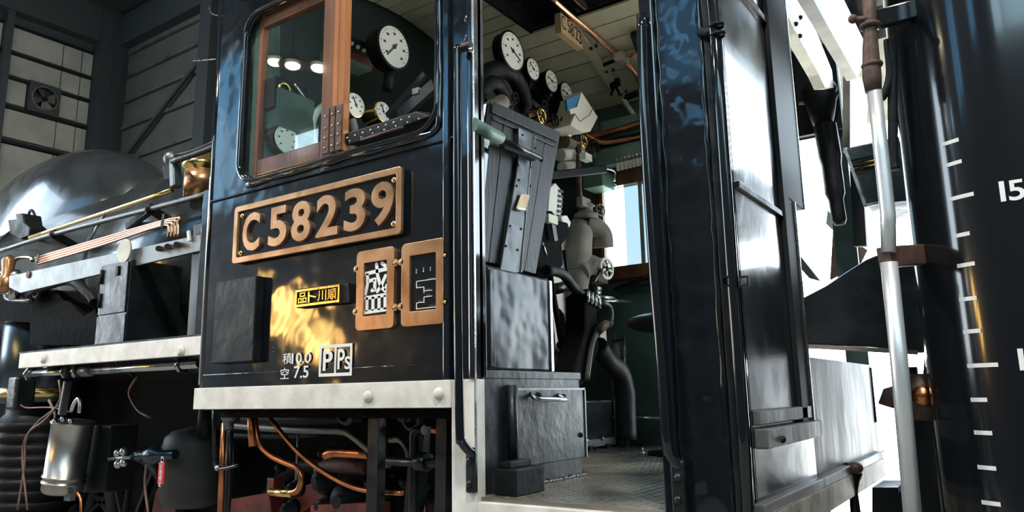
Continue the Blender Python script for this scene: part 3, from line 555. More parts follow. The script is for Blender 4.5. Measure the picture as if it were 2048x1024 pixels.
# ================================================================== CAB INTERIOR SHELL
FL = MB().box((-1.86, .0, ZF-.04), (X0, 2.8, ZF)).box((-3.1, .9, ZF-.04), (-1.86, 2.8, ZF)).build('cab_floor', 'chequer', L)
m = MB(); k = 0
for i in range(46):
    for j in range(75):
        x = -2.7+i*.043; y = .03+j*.037
        if (x < -1.74 and y < .95) or x > -.75: continue
        a = math.pi/4*(1 if (i+j) % 2 else -1); dx, dy = .014*math.cos(a), .014*math.sin(a); ex, ey = -.0045*math.sin(a), .0045*math.cos(a)
        m.add([(x-dx, y-dy, ZF), (x+ex, y+ey, ZF), (x+dx, y+dy, ZF), (x-ex, y-ey, ZF), (x-dx*.5, y-dy*.5, ZF+.003), (x+dx*.5, y+dy*.5, ZF+.003)],
              [(0, 3, 5, 4), (4, 5, 1, 0), (5, 2, 1), (5, 3, 2)])
m.build('tread_lug', 'chequer', FL, kind='stuff')
b = thing('floor_bolt', at(1283, 908, z=ZF), 'small pale bolt lying on the chequered cab floor', 'bolt')
q = at(1283, 908, z=ZF); MB().lathe(q, (0, 0, 1), [(0, .02), (.012, .02), (.014, .012), (.04, .011)], 8).build('head', 'steel', b)
# far side wall with window
wx0, wx1, wz0, wz1 = -2.60, -1.75, 2.70, 3.33
fw = MB().prism([V(XF, 2.8, ZF), V(X0-.09, 2.8, ZF), V(X0-.09, 2.8, 4.05), V(XF, 2.8, 4.05)], (0, .03, 0), [[V(-1.5, 2.8, ZF+.02), V(-1.5, 2.8, 3.42), V(-.93, 2.8, 3.42), V(-.93, 2.8, ZF+.02)], [V(wx0, 2.8, wz0), V(wx0, 2.8, wz1), V(wx1, 2.8, wz1), V(wx1, 2.8, wz0)]]).build('far_side_sheet', 'green', L)
fr = MB().prism([V(wx0-.06, 2.75, wz0-.10), V(wx1+.06, 2.75, wz0-.10), V(wx1+.06, 2.75, wz1+.14), V(wx0-.06, 2.75, wz1+.14)], (0, .05, 0), [[V(wx0+.02, 2.75, wz0), V(wx0+.02, 2.75, wz1), V(wx1, 2.75, wz1), V(wx1, 2.75, wz0)]]).build('far_window_frame', 'wood', L, bevel=.004)
MB().box((-2.28, 2.77, wz0), (-2.255, 2.79, wz1)).build('glazing_bar', 'wrap', fr)
MB().box((wx0, 2.775, wz0), (-2.40, 2.78, wz1)).build('pane', 'glass', fr)
MB().box((-2.40, 2.775, wz0), (wx1, 2.78, wz1)).build('pane', 'grimeglass', fr, label='grimy bluish pane')
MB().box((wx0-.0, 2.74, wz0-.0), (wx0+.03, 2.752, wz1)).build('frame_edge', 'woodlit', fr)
MB().prism([at(*q_, y=2.6) for q_ in ((1690, 150), (1712, 150), (1733, 492), (1707, 492))], (0, .05, 0)).build('dark_post', 'matt', L)
MB().box((-1.5, 2.74, 3.43), (-.80, 2.79, 4.05)).build('dark_header', 'matt', L)  # black box added over the green sheet to darken the upper interior
MB().box((-3.4, 2.68, 3.5), (-1.55, 2.80, 3.85)).build('cable_trunk', 'green2', L, bevel=.006, label='pale green cable trunk')
# labelled breaker row on the far wall
pn = MB().box((-2.56, 2.60, 3.46), (-1.7, 2.70, 3.60)).build('switch_panel', 'green2', L, bevel=.004)
MB().box((-2.5, 2.59, 3.60), (-1.7, 2.66, 3.66)).build('switch_shelf', 'dull', L)
for k in range(9):
    q = at(1237+k*7.9, 334-k*1.9, y=2.6); MB().box(xyz(q, -.014, -.006, -.03), xyz(q, .010, .0, .03)).build('switch_label', 'dial', pn)
    MB().cyl(xyz(q, 0, -.02, .055), xyz(q, 0, .0, .055), .01, 8).build('switch_knob', 'steel', pn)
bx = MB().box(xyz(at(1166, 378, y=2.55), 0, 0, 0), xyz(at(1205, 350, y=2.55), 0, .2, .05)).build('junction_box', 'green2', L, bevel=.006)
# front wall of the cab and backhead
MB().prism([V(XF, .03, 1.7), V(XF, 2.8, 1.7)]+[V(XF, max(.03, 2.8*k/14), arcz(2.8*k/14)+.02) for k in range(14, -1, -1)], (.03, 0, 0)).build('cab_front_sheet', 'darkgreen', L)
# roof shell and ceiling boards
N = 22; ys = [2.8*k/N for k in range(N+1)]
roof = MB()
for k in range(N):
    a, c = ys[k], ys[k+1]; roof.prism([V(XF-.1, a, arcz(a)+.03), V(XF-.1, c, arcz(c)+.03), V(XF-.1, c, arcz(c)+.06), V(XF-.1, a, arcz(a)+.06)], (XR-XF+.25, 0, 0))
roof.build('roof_shell', 'glossflat', L)
for k in range(N):
    a, c = ys[k]+.004, ys[k+1]-.004; xa, xb = XF+.05, X0-.02
    segs = [(xa, xb)]
    if 9 <= k <= 15: segs = [(xa, -2.75), (-1.0, xb)]
    for u, w in segs:
        if w-u < .1: continue
        o = MB().prism([V(u, a, arcz(a)), V(u, c, arcz(c)), V(u, c, arcz(c)+.018), V(u, a, arcz(a)+.018)], (w-u, 0, 0)).build('ceiling_board', 'plank', L, bevel=.002, seg=1)
for x in (-2.75, -1.02): MB().box((x, ys[9], arcz(ys[16])+.0), (x+.02, ys[16], 4.53)).build('hatch_rim', 'dull', L)
MB().box((-2.75, ys[9], 4.50), (-1.02, ys[16], 4.52)).build('hatch_lining', 'deepblack', L)  # near-black sheet, the dark of the recess put into its colour
# ================================================================== CAB INTERIOR FITTINGS
def onceil(px, py, d=.04):
    dv = FW*FPX+RT*(px-1024)+UP*(512-py); lo, hi = 2.35/dv.y, 5.08/dv.y
    for k in range(400):
        t = lo+(hi-lo)*k/400; p = CAM+dv*t
        if p.z >= arcz(p.y)-d and p.y > .5: return p
    return CAM+dv*hi
def depth(p): return (p-CAM).dot(FW)
MB().tube(smooth([onceil(1100, -5), onceil(1150, 38), onceil(1200, 80), onceil(1238, 112)]), .020, 12).tube(smooth([onceil(1250, 122), onceil(1270, 145), onceil(1284, 175), onceil(1296, 215)]), .020, 12).build('ceiling_conduit', 'copper2', L, label='worn coppery conduit under the cab ceiling')
q = onceil(1243, 117, .05); MB().box(xyz(q, -.04, -.06, -.03), xyz(q, .04, .06, .03)).build('junction_box', 'palepipe', L, bevel=.008)
MB().tube([q, onceil(1300, 96, .05)], .014, 8).build('conduit_branch', 'copper2', L)
a, b, c, d = onceil(1140, 40, .015), onceil(1268, 232, .015), None, None
m = MB(); pts = [onceil(1138+130*k/6, 42+190*k/6, .03) for k in range(7)]
for p, q in zip(pts, pts[1:]): m.bar(p, q, .075, .03, up=(0, 0, 1))
hs = m.build('hanger_strip', 'plank', L, bevel=.002)
for px, py in ((1182, 97), (1192, 92), (1213, 143), (1226, 140), (1243, 188), (1252, 183)): MB().cyl(onceil(px, py, .055), onceil(px, py, .046), .014, 10).build('hole_grommet', 'ink', hs)
m = MB(); m.bar(onceil(1222, 172, .06), onceil(1238, 163, .06), .03, .06); m.tube([onceil(1230, 168, .06), onceil(1222, 190, .1)], .01, 8).tube([onceil(1230, 168, .06), onceil(1240, 192, .1)], .01, 8); m.build('roof_catch', 'dull', L)
MB().bar(onceil(1250, 196, .03), onceil(1300, 178, .03), .05, .03).build('roof_bracket', 'dull', L)
MB().tube([onceil(1207, 130, .04), onceil(1245, 115, .07)], .014, 8).build('roof_rod', 'dull', L)
MB().bar(onceil(1268, 66, .05), onceil(1283, 110, .05), .05, .05).build('roof_bracket', 'dull', L)
# wooden sign hung on the conduit
q = onceil(1122, 24, .1); sx = q.x
t = thing('wooden_sign', (sx, at(1143, 60, x=sx).y, at(1143, 100, x=sx).z), 'bare wooden block sign hand-lettered C5823 under the cab ceiling', 'sign')
MB().prism([at(px, py, x=sx) for px, py in ((1121, 24), (1164, 60), (1166, 99), (1123, 64))], (-.05, 0, 0)).build('block', 'rawwood', t, bevel=.003)
r_ = at(1166, 62, x=sx)-at(1122, 26, x=sx); r_ = V(0, r_.y, 0).normalized()
for s_, px, py, w in (('C', 1127, 45, .055), ('5', 1138, 53, .045), ('8', 1145, 60, .045), ('2', 1153, 67, .045), ('3', 1160, 75, .045)): text('hand_lettering', s_, 'ink', t, at(px, py, x=sx+.001), w, .10, r_, (0, -.1, 1), .001)
# cardboard box
t = thing('cardboard_box', at(1165, 262, x=-2.35), 'white cardboard box with blue print wedged beside the gauges', 'box')
MB().prism([at(px, py, x=-2.35) for px, py in ((1141, 250), (1152, 222), (1163, 183), (1196, 234), (1181, 263), (1163, 264))], (-.16, 0, 0)).build('carton', 'card', t, bevel=.003)
MB().prism([at(px, py, x=-2.34) for px, py in ((1133, 200), (1161, 186), (1151, 216), (1136, 222))], (-.02, 0, 0)).build('blue_panel', 'blue', t)
MB().prism([at(px, py, x=-2.335) for px, py in ((1139, 219), (1154, 214), (1160, 222), (1142, 229))], (-.004, 0, 0)).build('flap', 'card', t)
MB().tube([at(1150, 229, x=-2.33), at(1160, 243, x=-2.33), at(1179, 230, x=-2.33), at(1187, 214, x=-2.33)], .003, 6).build('fold', 'grey', t)
def gauge(px, py, h, x, ang, body='dull', name='pressure_gauge', marks=True, back=.07, dx=1, nd=True):
    c = at(px, py, x=x); R_ = h/2/FPX*depth(c)*1.02; g_ = MB().lathe(c-V(back, 0, 0), (1, 0, 0), [(0, R_*.6), (.01, R_*1.02), (back-.01, R_*1.02), (back, R_*1.12), (back+.012, R_*1.12), (back+.012, R_)], 32).build(name, body, L)
    MB().cyl(c+V(.008, 0, 0), c+V(.0145, 0, 0), R_*1.0, 36).build('dial', 'dial', g_)
    if nd:
        a = math.radians(ang); d = V(0, math.sin(a), math.cos(a)); m = MB(); m.bar(c+V(.018, 0, 0)-d*R_*.25, c+V(.018, 0, 0)+d*R_*.75, .07*R_, .003, up=(1, 0, 0)).cyl(c+V(.015, 0, 0), c+V(.02, 0, 0), R_*.11, 12)
        m.build('needle', 'ink', g_)
    m = MB()
    for k in range(25):
        a = math.radians(-130+260*k/24); d = V(0, math.sin(a), math.cos(a)); w = .035 if k % 4 == 0 else .012; m.bar(c+V(.0152, 0, 0)+d*R_*.84, c+V(.0152, 0, 0)+d*R_*.94, w*R_, .001, up=(1, 0, 0))
        if k % 4 == 0: m.bar(c+V(.0152, 0, 0)+d*R_*.66-V(0, R_*.08, 0), c+V(.0152, 0, 0)+d*R_*.66+V(0, R_*.08, 0), .11*R_, .001, up=(1, 0, 0))
    m.build('scale_marks', 'ink', g_); return g_
gauge(1022, 103, 74, -2.5, 115)['label'] = 'largest white dial gauge seen through the doorway'; gauge(1063, 139, 42, -2.5, -60); gauge(1100, 163, 42, -2.5, -70); gauge(1130, 188, 42, -2.5, -80)
gauge(785, 95, 82, -2.75, -140, back=.1)['label'] = 'large white dial gauge seen through the side window'
gauge(708, 211, 46, -2.8, -30, 'brass', back=.12); gauge(763, 224, 38, -2.8, -25, 'brass', back=.12); gauge(570, 280, 56, -3.1, 0, nd=False)
for px, py, q_ in ((1063, 160, 1070), (1100, 184, 1105), (1130, 209, 1132)): MB().tube(smooth([at(px, py, x=-2.54), at(px-6, py+25, x=-2.54), at(q_, py+60, x=-2.6)]), .012, 8).build('gauge_pipe', 'dull', L)
MB().tube([at(780, 138, x=-2.78), at(774, 180, x=-2.78)], .03, 8).build('gauge_pipe', 'dull', L)
MB().tube(smooth([at(1040, 140, x=-2.62), at(1078, 190, x=-2.62), at(1140, 240, x=-2.62)]), .05, 10).build('gauge_bracket', 'dull', L)
# things glimpsed through the side window
MB().prism([at(px, py, x=-2.95) for px, py in ((668, 90), (745, 122), (744, 142), (668, 111))], (-.12, 0, 0)).build('notice_rail', 'green2', L, bevel=.003)
text('notice_lettering', 'C58 239 NO.5', 'red', L, at(708, 112, x=-2.945), .30, .045, (at(745, 130, x=-2.945)-at(672, 98, x=-2.945)), (0, -.3, 1), .001, .01)
MB().prism([at(px, py, x=-2.9) for px, py in ((690, 64), (742, 92), (741, 110), (680, 80))], (-.05, 0, 0)).build('name_strip', 'satin', L, bevel=.003)
for k in range(4): MB().cyl(at(692+k*12, 80+k*7, x=-2.89), at(692+k*12, 80+k*7, x=-2.88), .012, 10).build('push_button', 'dial', L)
MB().box(xyz(at(560, 230, x=-3.2), 0, -.1, -.12), xyz(at(560, 230, x=-3.2), .12, .14, .1)).build('switch_box', 'green', L, bevel=.008)
MB().torus(at(569, 180, x=-3.1), (1, 0, 0), .035, .008).build('lamp_ring', 'brass', L)
MB().box(xyz(at(565, 190, x=-3.2), 0, -.12, -.13), xyz(at(565, 190, x=-3.2), .09, .1, .05)).build('switch_box', 'dull', L, bevel=.008)
MB().tube(smooth([at(588, 168, x=-3.1), at(612, 205, x=-3.1), at(620, 250, x=-3.1)]), .010, 8).build('copper_pipe', 'steel', L)
MB().prism([at(px, py, x=-3.3) for px, py in ((512, 0), (560, -20), (560, 340), (512, 340))], (-.03, 0, 0)).build('green_post', 'green2', L)
for k, (px, h) in enumerate(((681, 86), )): MB().torus(at(668, 265, x=-3.1), (1, 0, -.2), .16, .022).build('wheel_ring', 'dial', L)
# boiler backhead
bh = MB().lathe((XF+.03, 1.4, 2.5), (1, 0, 0), [(0, .98), (.78, .98), (.84, .93), (.86, .8)], 40).build('boiler_backhead', 'dull', L)
MB().torus((-2.66, 1.4, 2.0), (1, 0, 0), .28, .03).build('firehole_ring', 'satin', bh)
for k in range(18):
    a = 2*math.pi*k/18; MB().ball((-2.665, 1.4+.86*math.cos(a), 2.5+.86*math.sin(a)), .022, 8, 5).build('stay_bolt', 'satin', bh)
MB().tube(smooth([at(955, 165, x=-2.55), at(985, 140, x=-2.55), at(1020, 145, x=-2.55), at(1040, 175, x=-2.55), at(1052, 215, x=-2.55)]), .055, 14).build('steam_pipe', 'dull', L)
MB().tube(smooth([at(955, 190, x=-2.5), at(985, 165, x=-2.5), at(1005, 185, x=-2.5), at(1012, 215, x=-2.5)]), .045, 12).build('steam_pipe', 'dull', L)
MB().tube(smooth([at(960, 235, x=-2.4), at(985, 215, x=-2.4), at(1005, 205, x=-2.4)]), .05, 12).build('lagged_pipe', 'wrap', L)
MB().prism([at(px, py, x=-2.3) for px, py in ((960, 290), (980, 298), (986, 345), (975, 368), (960, 358))], (-.05, 0, 0)).build('pale_cover', 'green2', L)
def valve(px, py, h, x, m_='brass', stem=.16, name='valve_handwheel', ax=(1, 0, 0), spokes=4):
    c = at(px, py, x=x); R_ = h/2/FPX*depth(c); a_ = Vector(ax).normalized(); v = MB().torus(c, a_, R_*.88, R_*.13, 20, 8).build(name, m_, L); m = MB(); u = a_.cross(V(0, 0, 1)).normalized(); w = a_.cross(u)
    for k in range(spokes): d = u*math.cos(math.pi*2*k/spokes+.4)+w*math.sin(math.pi*2*k/spokes+.4); m.tube([c, c+d*R_*.88], R_*.1, 6)
    m.build('spoke', m_, v, kind=None); MB().ball(c, R_*.25, 10, 6).tube([c, c-a_*stem], R_*.14, 8).build('spindle', 'dull', v); return v
for px, py, h, m_ in ((1083, 232, 34, 'brass'), (1110, 240, 28, 'dull'), (1090, 212, 24, 'dull'), (1128, 247, 28, 'dull'), (1140, 262, 26, 'brass'), (1155, 270, 26, 'dull'), (1168, 283, 28, 'brass'), (1190, 292, 30, 'dull'), (1031, 196, 24, 'dull'), (1158, 300, 20, 'dull'), (1176, 300, 22, 'dull')):
    valve(px, py, h, -2.45, m_)
MB().tube([at(1040, 215, x=-2.62), at(1120, 262, x=-2.62), at(1195, 305, x=-2.62)], .05, 12).build('valve_manifold', 'rust', L)
for k in range(8): q = at(1060+k*18, 240+k*9.5, x=-2.55); MB().lathe(q-V(0, 0, .05), (0, 0, 1), [(0, .02), (.03, .035), (.05, .022), (.08, .035), (.1, .02)], 10).build('valve_body', ['bronze', 'galv', 'wrap'][k % 3], L)
MB().tube([at(1128, 285, x=-2.5), at(1160, 300, x=-2.5)], .05, 12).build('lagged_pipe', 'wrap', L)
MB().tube([at(1120, 310, x=-2.5), at(1156, 307, x=-2.5)], .045, 12).tube([at(1124, 335, x=-2.5), at(1150, 331, x=-2.5)], .04, 12).build('lagged_pipe', 'card', L)
MB().bar(at(1165, 312, x=-2.4), at(1178, 318, x=-2.4), .05, .05).build('tally_plate', 'dial', L)
MB().tube(smooth([at(1160, 280, y=2.55), at(1190, 272, y=2.6), at(1230, 262, y=2.62), at(1310, 238, y=2.65)]), .026, 12).build('copper_pipe', 'copper', L)
MB().tube(smooth([at(1170, 268, y=2.45), at(1190, 280, y=2.5), at(1210, 285, y=2.55), at(1260, 278, y=2.6), at(1310, 268, y=2.6)]), .018, 10).build('copper_pipe', 'copper', L)
MB().box(xyz(at(1196, 255, y=2.62), -.02, -.03, -.05), xyz(at(1196, 255, y=2.62), .02, .0, .08)).build('pipe_clip', 'galv', L)
# regulator lever
MB().bar(at(1095, 352, x=-2.4), at(1210, 338, x=-2.3), .04, .055).build('regulator_lever', 'matt', L, bevel=.008)
MB().tube(smooth([at(1205, 335, x=-2.3), at(1228, 342, x=-2.3), at(1229, 362, x=-2.3)]), .008, 8).ball(at(1229, 370, x=-2.3), .016).build('pull_hook', 'steel', L)
MB().tube([at(1157, 290, x=-2.45), at(1158, 380, x=-2.45), at(1163, 412, x=-2.45)], .02, 10).build('vertical_pipe', 'rust', L)
MB().box(xyz(at(1168, 405, x=-2.4), -.03, -.06, -.035), xyz(at(1168, 405, x=-2.4), .02, .07, .035)).build('valve_block', 'wrap', L, bevel=.008)
MB().lathe(at(1172, 440, x=-2.42), (0, 0, 1), [(0, .09), (.04, .085), (.06, .05), (.09, .05), (.1, .07), (.13, .03)], 18).build('valve_bonnet', 'wrap', L)
valve(1201, 420, 26, -2.35, 'wrap', ax=(1, -.3, 0))
# lagged column and elbow
MB().tube(smooth([at(1172, 450, x=-2.42), at(1188, 455, x=-2.38), at(1203, 470, x=-2.35), at(1206, 495, x=-2.35)]), .075, 16).build('lagged_pipe', 'wrap', L)
MB().tube(smooth([at(1160, 448, x=-2.46), at(1156, 480, x=-2.46), at(1154, 540, x=-2.46), at(1153, 620, x=-2.46), at(1152, 700, x=-2.46)]), [.075, .08, .095, .10, .10, .10, .1, .1, .1, .1, .09, .09, .08, .08, .075, .07, .07, .07, .06, .06, .05], 18).build('lagged_column', 'wrap', L)
MB().tube(smooth([at(1160, 545, x=-2.42), at(1178, 530, x=-2.4), at(1195, 535, x=-2.38)]), .07, 14).build('lagged_pipe', 'wrap', L)
MB().box(xyz(at(1196, 540, x=-2.4), -.06, -.09, -.10), xyz(at(1196, 540, x=-2.4), .05, .06, .08)).build('valve_block', 'rust', L, bevel=.012)
valve(1213, 537, 46, -2.28, 'dial', ax=(1, -.15, 0), spokes=5)
# white slotted water-gauge guard
wg = MB().prism([at(px, py, x=-2.3) for px, py in ((1100, 376), (1111, 366), (1121, 378), (1125, 400), (1121, 440), (1110, 448), (1096, 430))], (-.04, 0, 0)).build('water_gauge_guard', 'dial', L, bevel=.004)
for k in range(6): q = at(1118-k*.6, 382+k*10, x=-2.295); MB().bar(q, q+V(0, .05, .006), .018, .006, up=(1, 0, 0)).build('slot', 'ink', wg)
MB().prism([at(px, py, x=-2.25) for px, py in ((1122, 432), (1135, 430), (1143, 445), (1140, 455), (1126, 448))], (-.06, 0, 0)).build('pale_cover', 'dial', L, bevel=.01)
# black brake stand in the middle of the cab
MB().prism([at(px, py, x=-2.2) for px, py in ((1092, 425), (1105, 420), (1118, 440), (1138, 445), (1140, 470), (1125, 490), (1128, 530), (1108, 555), (1072, 552), (1070, 530))], (-.16, 0, 0)).build('brake_stand_head', 'deepblack', L, bevel=.015)
MB().box(xyz(at(1098, 440, x=-2.18), -.0, -.05, -.025), xyz(at(1098, 440, x=-2.18), .03, .05, .025)).build('cream_plate', 'cream', L)
MB().bar(at(1103, 440, x=-2.17), at(1110, 482, x=-2.17), .02, .04).build('stand_handle', 'grey', L)
MB().tube([at(1085, 485, x=-2.17), at(1092, 510, x=-2.17)], .008, 8).build('steel_pin', 'steel', L)
MB().tube(smooth([at(1092, 540, x=-2.15), at(1125, 548, x=-2.15), at(1150, 578, x=-2.15), at(1176, 602, x=-2.15)]), .03, 10).build('lever_arm', 'dull', L)
MB().tube([at(1100, 550, x=-2.25), at(1112, 620, x=-2.25), at(1128, 720, x=-2.25)], .018, 8).build('stand_leg', 'dull', L)
MB().tube([at(1128, 500, x=-2.4), at(1136, 560, x=-2.4)], .014, 8).build('stand_leg', 'dull', L)
MB().prism([at(px, py, x=-2.5) for px, py in ((1098, 480), (1140, 478), (1140, 640), (1145, 700), (1112, 700), (1100, 560))], (-.05, 0, 0)).build('pale_cleading', 'dial', L)
MB().tube([at(1100, 580, x=-2.3), at(1140, 572, x=-2.3)], .035, 8).build('cross_bar', 'satin', L)
MB().torus(at(1110, 660, x=-2.3), (1, 0, .1), .13, .022).build('grey_wheel', 'grey', L)
MB().tube(smooth([at(1120, 690, x=-2.3), at(1138, 700, x=-2.3), at(1145, 720, x=-2.3)]), .03, 8).build('hand_hook', 'wrap', L)
MB().lathe(at(1152, 660, x=-2.35), (0, 0, -1), [(-.2, .03), (-.16, .06), (-.12, .06), (-.1, .035), (-.02, .035), (0, .05), (.05, .05), (.07, .03), (.16, .028)], 14).build('drain_cock', 'rust', L)
MB().tube([at(1170, 618, x=-2.2), at(1167, 640, x=-2.2), at(1162, 665, x=-2.2)], [.014, .014, .02], 8).build('yellow_handle', 'yellow', L)
# reverser / independent brake with hoses
MB().prism([at(px, py, x=-2.1) for px, py in ((1170, 590), (1188, 575), (1205, 590), (1210, 615), (1195, 625), (1200, 700), (1175, 760), (1150, 790), (1148, 740), (1170, 660))], (-.14, 0, 0)).build('reverser_stand', 'deepblack', L, bevel=.02)
for k in range(4): q = at(1176+k*7.5, 593+k*4, x=-2.09); MB().cyl(q-V(0, 0, .035), q+V(0, 0, .035), .012, 8).build('quadrant_stud', 'steel', L)
for k in range(3): q = at(1195, 577+k*9, x=-2.09); MB().cyl(q-V(0, .03, 0), q+V(0, .03, 0), .014, 8).build('quadrant_stud', 'steel', L)
MB().tube([at(1183, 570, x=-2.08), at(1200, 545, x=-2.08)], .012, 8).ball(at(1201, 543, x=-2.08), .02).build('trip_lever', 'satin', L)
MB().tube([at(1200, 594, x=-2.1), at(1228, 598, x=-2.1)], .012, 8).tube([at(1205, 602, x=-2.1), at(1262, 603, x=-2.2)], .009, 8).build('operating_rod', 'steel', L)
MB().tube(smooth([at(1205, 605, x=-2.08), at(1220, 615, x=-2.08), at(1222, 640, x=-2.08), at(1208, 655, x=-2.08), at(1192, 668, x=-2.08), at(1182, 700, x=-2.08), at(1174, 760, x=-2.08)]), .016, 8).build('rubber_hose', 'grey', L)
MB().tube([at(1195, 663, x=-2.07), at(1212, 648, x=-2.07)], .028, 10).tube([at(1216, 652, x=-2.07), at(1222, 644, x=-2.07)], .02, 8).build('hose_union', 'rust', L)
MB().tube(smooth([at(1195, 690, x=-2.15), at(1215, 720, x=-2.15), at(1238, 742, x=-2.15), at(1248, 775, x=-2.15), at(1250, 820, x=-2.15), at(1252, 880, x=-2.15)]), [.06]*8+[.065]*8+[.07]*10, 12).build('thick_hose', 'dull', L)
MB().prism([at(px, py, x=-2.4) for px, py in ((1200, 662), (1212, 655), (1214, 695), (1203, 695))], (-.04, 0, 0)).build('pale_bracket', 'dial', L)
MB().tube([at(1225, 834, y=2.4), at(1320, 836, y=2.4)], .008, 8).ball(at(1262, 833, y=2.4), .018).build('floor_rod', 'steel', L)
MB().tube([at(1245, 572, y=2.7), at(1302, 566, y=2.7)], .018, 8).tube([at(1230, 580, y=2.72), at(1330, 540, y=2.72)], .02, 8).build('wall_pipe', 'dull', L)
t = thing('gas_bottle', at(1234, 760, y=2.55), 'slim grey cylinder standing by the green far wall', 'cylinder')
q = at(1234, 770, y=2.55); MB().lathe((q.x, q.y, ZF), (0, 0, 1), [(0, .045), (.7, .045), (.74, .03), (.76, .012), (.8, .012)], 18).build('bottle', 'grey', t)
MB().tube([at(1226, 683, y=2.5), at(1248, 679, y=2.5)], .009, 8).build('clamp', 'dull', t)
MB().tube([V(q.x+.07, q.y, ZF), V(q.x+.07, q.y, 2.15)], .012, 8).build('side_pipe', 'steel', t)
# far seat
q = at(1292, 640, y=2.0)
t = thing('driver_seat', (q.x, 2.0, ZF), 'black vinyl seat on a pedestal at the far side of the cab', 'seat')
MB().ball((q.x+.12, 2.05, q.z-.02), .26, 20, 10, sc=(1, 1, .25)).build('seat_cushion', 'leather', t)
MB().cyl((q.x+.12, 2.05, ZF), (q.x+.12, 2.05, q.z-.05), .05).build('pedestal', 'dull', t)
MB().lathe((q.x+.12, 2.05, ZF), (0, 0, 1), [(0, .16), (.02, .16), (.03, .06)], 18).build('base', 'dull', t)

# ---------------------------------------------------------------- boxes at the doorway
t = thing('floor_locker', (-2.0, .42, ZF), 'black steel locker with hinged front door and bar handle in the doorway', 'locker')
MB().box((-2.2, .035, 1.71), (-1.80, .80, 1.845)).box((-1.86, .035, ZF), (-1.74, .80, 1.845)).build('body', 'lockersheet', t, bevel=.008)
m = MB().box((-1.742, .04, 1.815), (-1.735, .805, 1.848)).build('top_angle', 'lockersheet', t, bevel=.003)
d_ = MB().box((-1.74, .245, 1.462), (-1.722, .812, 1.775)).build('door', 'lockersheet', t, bevel=.005)
MB().box((-1.722, .245, 1.768), (-1.716, .812, 1.777)).box((-1.722, .804, 1.462), (-1.716, .812, 1.775)).build('door_rim', 'galv', d_)
MB().tube([V(-1.725, .215, 1.46), V(-1.725, .215, 1.79)], .022, 12).build('hinge_tube', 'lockersheet', t)
hp0, hp1 = at(1078, 797, x=-1.68), at(1132, 799, x=-1.68)
MB().tube(smooth([hp0+V(-.045, 0, .02), hp0+V(-.01, .0, 0), (hp0+hp1)/2, hp1, hp1+V(-.045, 0, .02)], 4), .009, 8).build('handle', 'steel', d_)
for px, py in ((1078, 790), (1128, 793), (1162, 870)): MB().ball(at(px, py, x=-1.72), .012, 8, 5).build('bolt', 'dull', d_)
m = MB()
for k in range(40):
    y = .30+.5*k/39; m.ball((-1.733+random.uniform(0, .012), y, ZF+.004), random.uniform(.006, .012), 6, 4)
m.build('weld_bead', 'galv', t)
t = thing('dented_box', (-1.95, .34, 1.85), 'tall dented black sheet-metal box standing on the locker', 'box')
MB().box((-2.15, .10, 1.85), (-1.76, .59, 2.27)).build('body', 'dent', t, bevel=.01)
MB().box((-1.762, .575, 1.852), (-1.752, .593, 2.262)).build('worn_corner', 'steel', t)
MB().box((-1.762, .105, 1.86), (-1.75, .14, 2.255)).build('folded_edge', 'dent', t, bevel=.005)
t = thing('door_stop_block', at(1030, 995, z=ZF), 'small dark steel block at the locker foot on the door sill', 'block')
p = [at(px, py, x=-1.665) for px, py in ((1003, 938), (1056, 938), (1055, 994), (1003, 990))]
MB().box((-1.70, p[0].y, ZF-.0), (-1.60, p[1].y+.02, p[0].z)).build('block', 'dull', t, bevel=.006)
MB().box((-1.69, p[0].y+.02, p[0].z), (-1.64, p[1].y-.01, p[0].z+.025)).build('cap', 'dull', t, bevel=.004)
t = thing('step_box', (-2.6, 1.9, ZF), 'low grey steel box with a bolted base strip, on the cab floor behind the locker', 'box')
MB().box((-2.62, 1.0, ZF+.03), (-2.44, 2.52, 1.70)).build('body', 'satin', t, bevel=.006)
MB().box((-2.44, 1.0, ZF+.02), (-2.425, 2.54, ZF+.07)).build('base_strip', 'galv', t, bevel=.002)
MB().box((-2.45, 1.0, 1.69), (-2.43, 2.53, 1.702)).build('top_edge', 'steel', t)
for y in (2.1, 2.35): MB().box((-2.45, y, ZF), (-2.41, y+.05, ZF+.03)).build('foot', 'dull', t)
for y in (2.0, 2.08, 2.3): MB().ball((-2.42, y, ZF+.07), .014, 8, 5).build('bolt', 'steel', t)
# the tilted slatted board
sx = -1.80
def sb(px, py, d=0): return at(px, py, x=sx+d)
t = thing('folding_board', sb(1020, 545), 'tall worn black plank board with a metal strap, leaning above the dented box', 'board')
TL, TR, BR, BL = V(987, 203), V(1121, 265), V(1072, 548), V(962, 500)
TL, TR, BR, BL = [Vector((a[0], a[1])) for a in ((987, 203), (1121, 265), (1072, 548), (957, 520))]
def uv(u, v): p = (TL*(1-u)+TR*u)*(1-v)+(BL*(1-u)+BR*u)*v; return p.x, p.y
for k, (a, b) in enumerate(((0, .18), (.18, .38), (.38, .60), (.60, .80), (.80, 1))):
    MB().prism([sb(*uv(a+.004, 0)), sb(*uv(b-.004, .0)), sb(*uv(b-.004, 1)), sb(*uv(a+.004, 1))], (-.045, 0, 0)).build('plank', 'board', t, bevel=.004)
MB().prism([sb(*uv(a, b), .012) for a, b in ((0, 0), (1, 0), (1, .07), (0, .07))], (-.012, 0, 0)).build('batten', 'board', t, bevel=.003)
MB().prism([sb(*uv(a, b), .008) for a, b in ((.02, .09), (.97, .09), (.97, .11), (.02, .11))], (-.008, 0, 0)).build('batten', 'board', t, bevel=.003)
st = MB().prism([sb(*p, .02) for p in ((1037, 255), (1066, 268), (1060, 315), (1045, 545), (1000, 545), (1036, 330))], (-.01, 0, 0)).build('metal_strap', 'dent', t, bevel=.002)
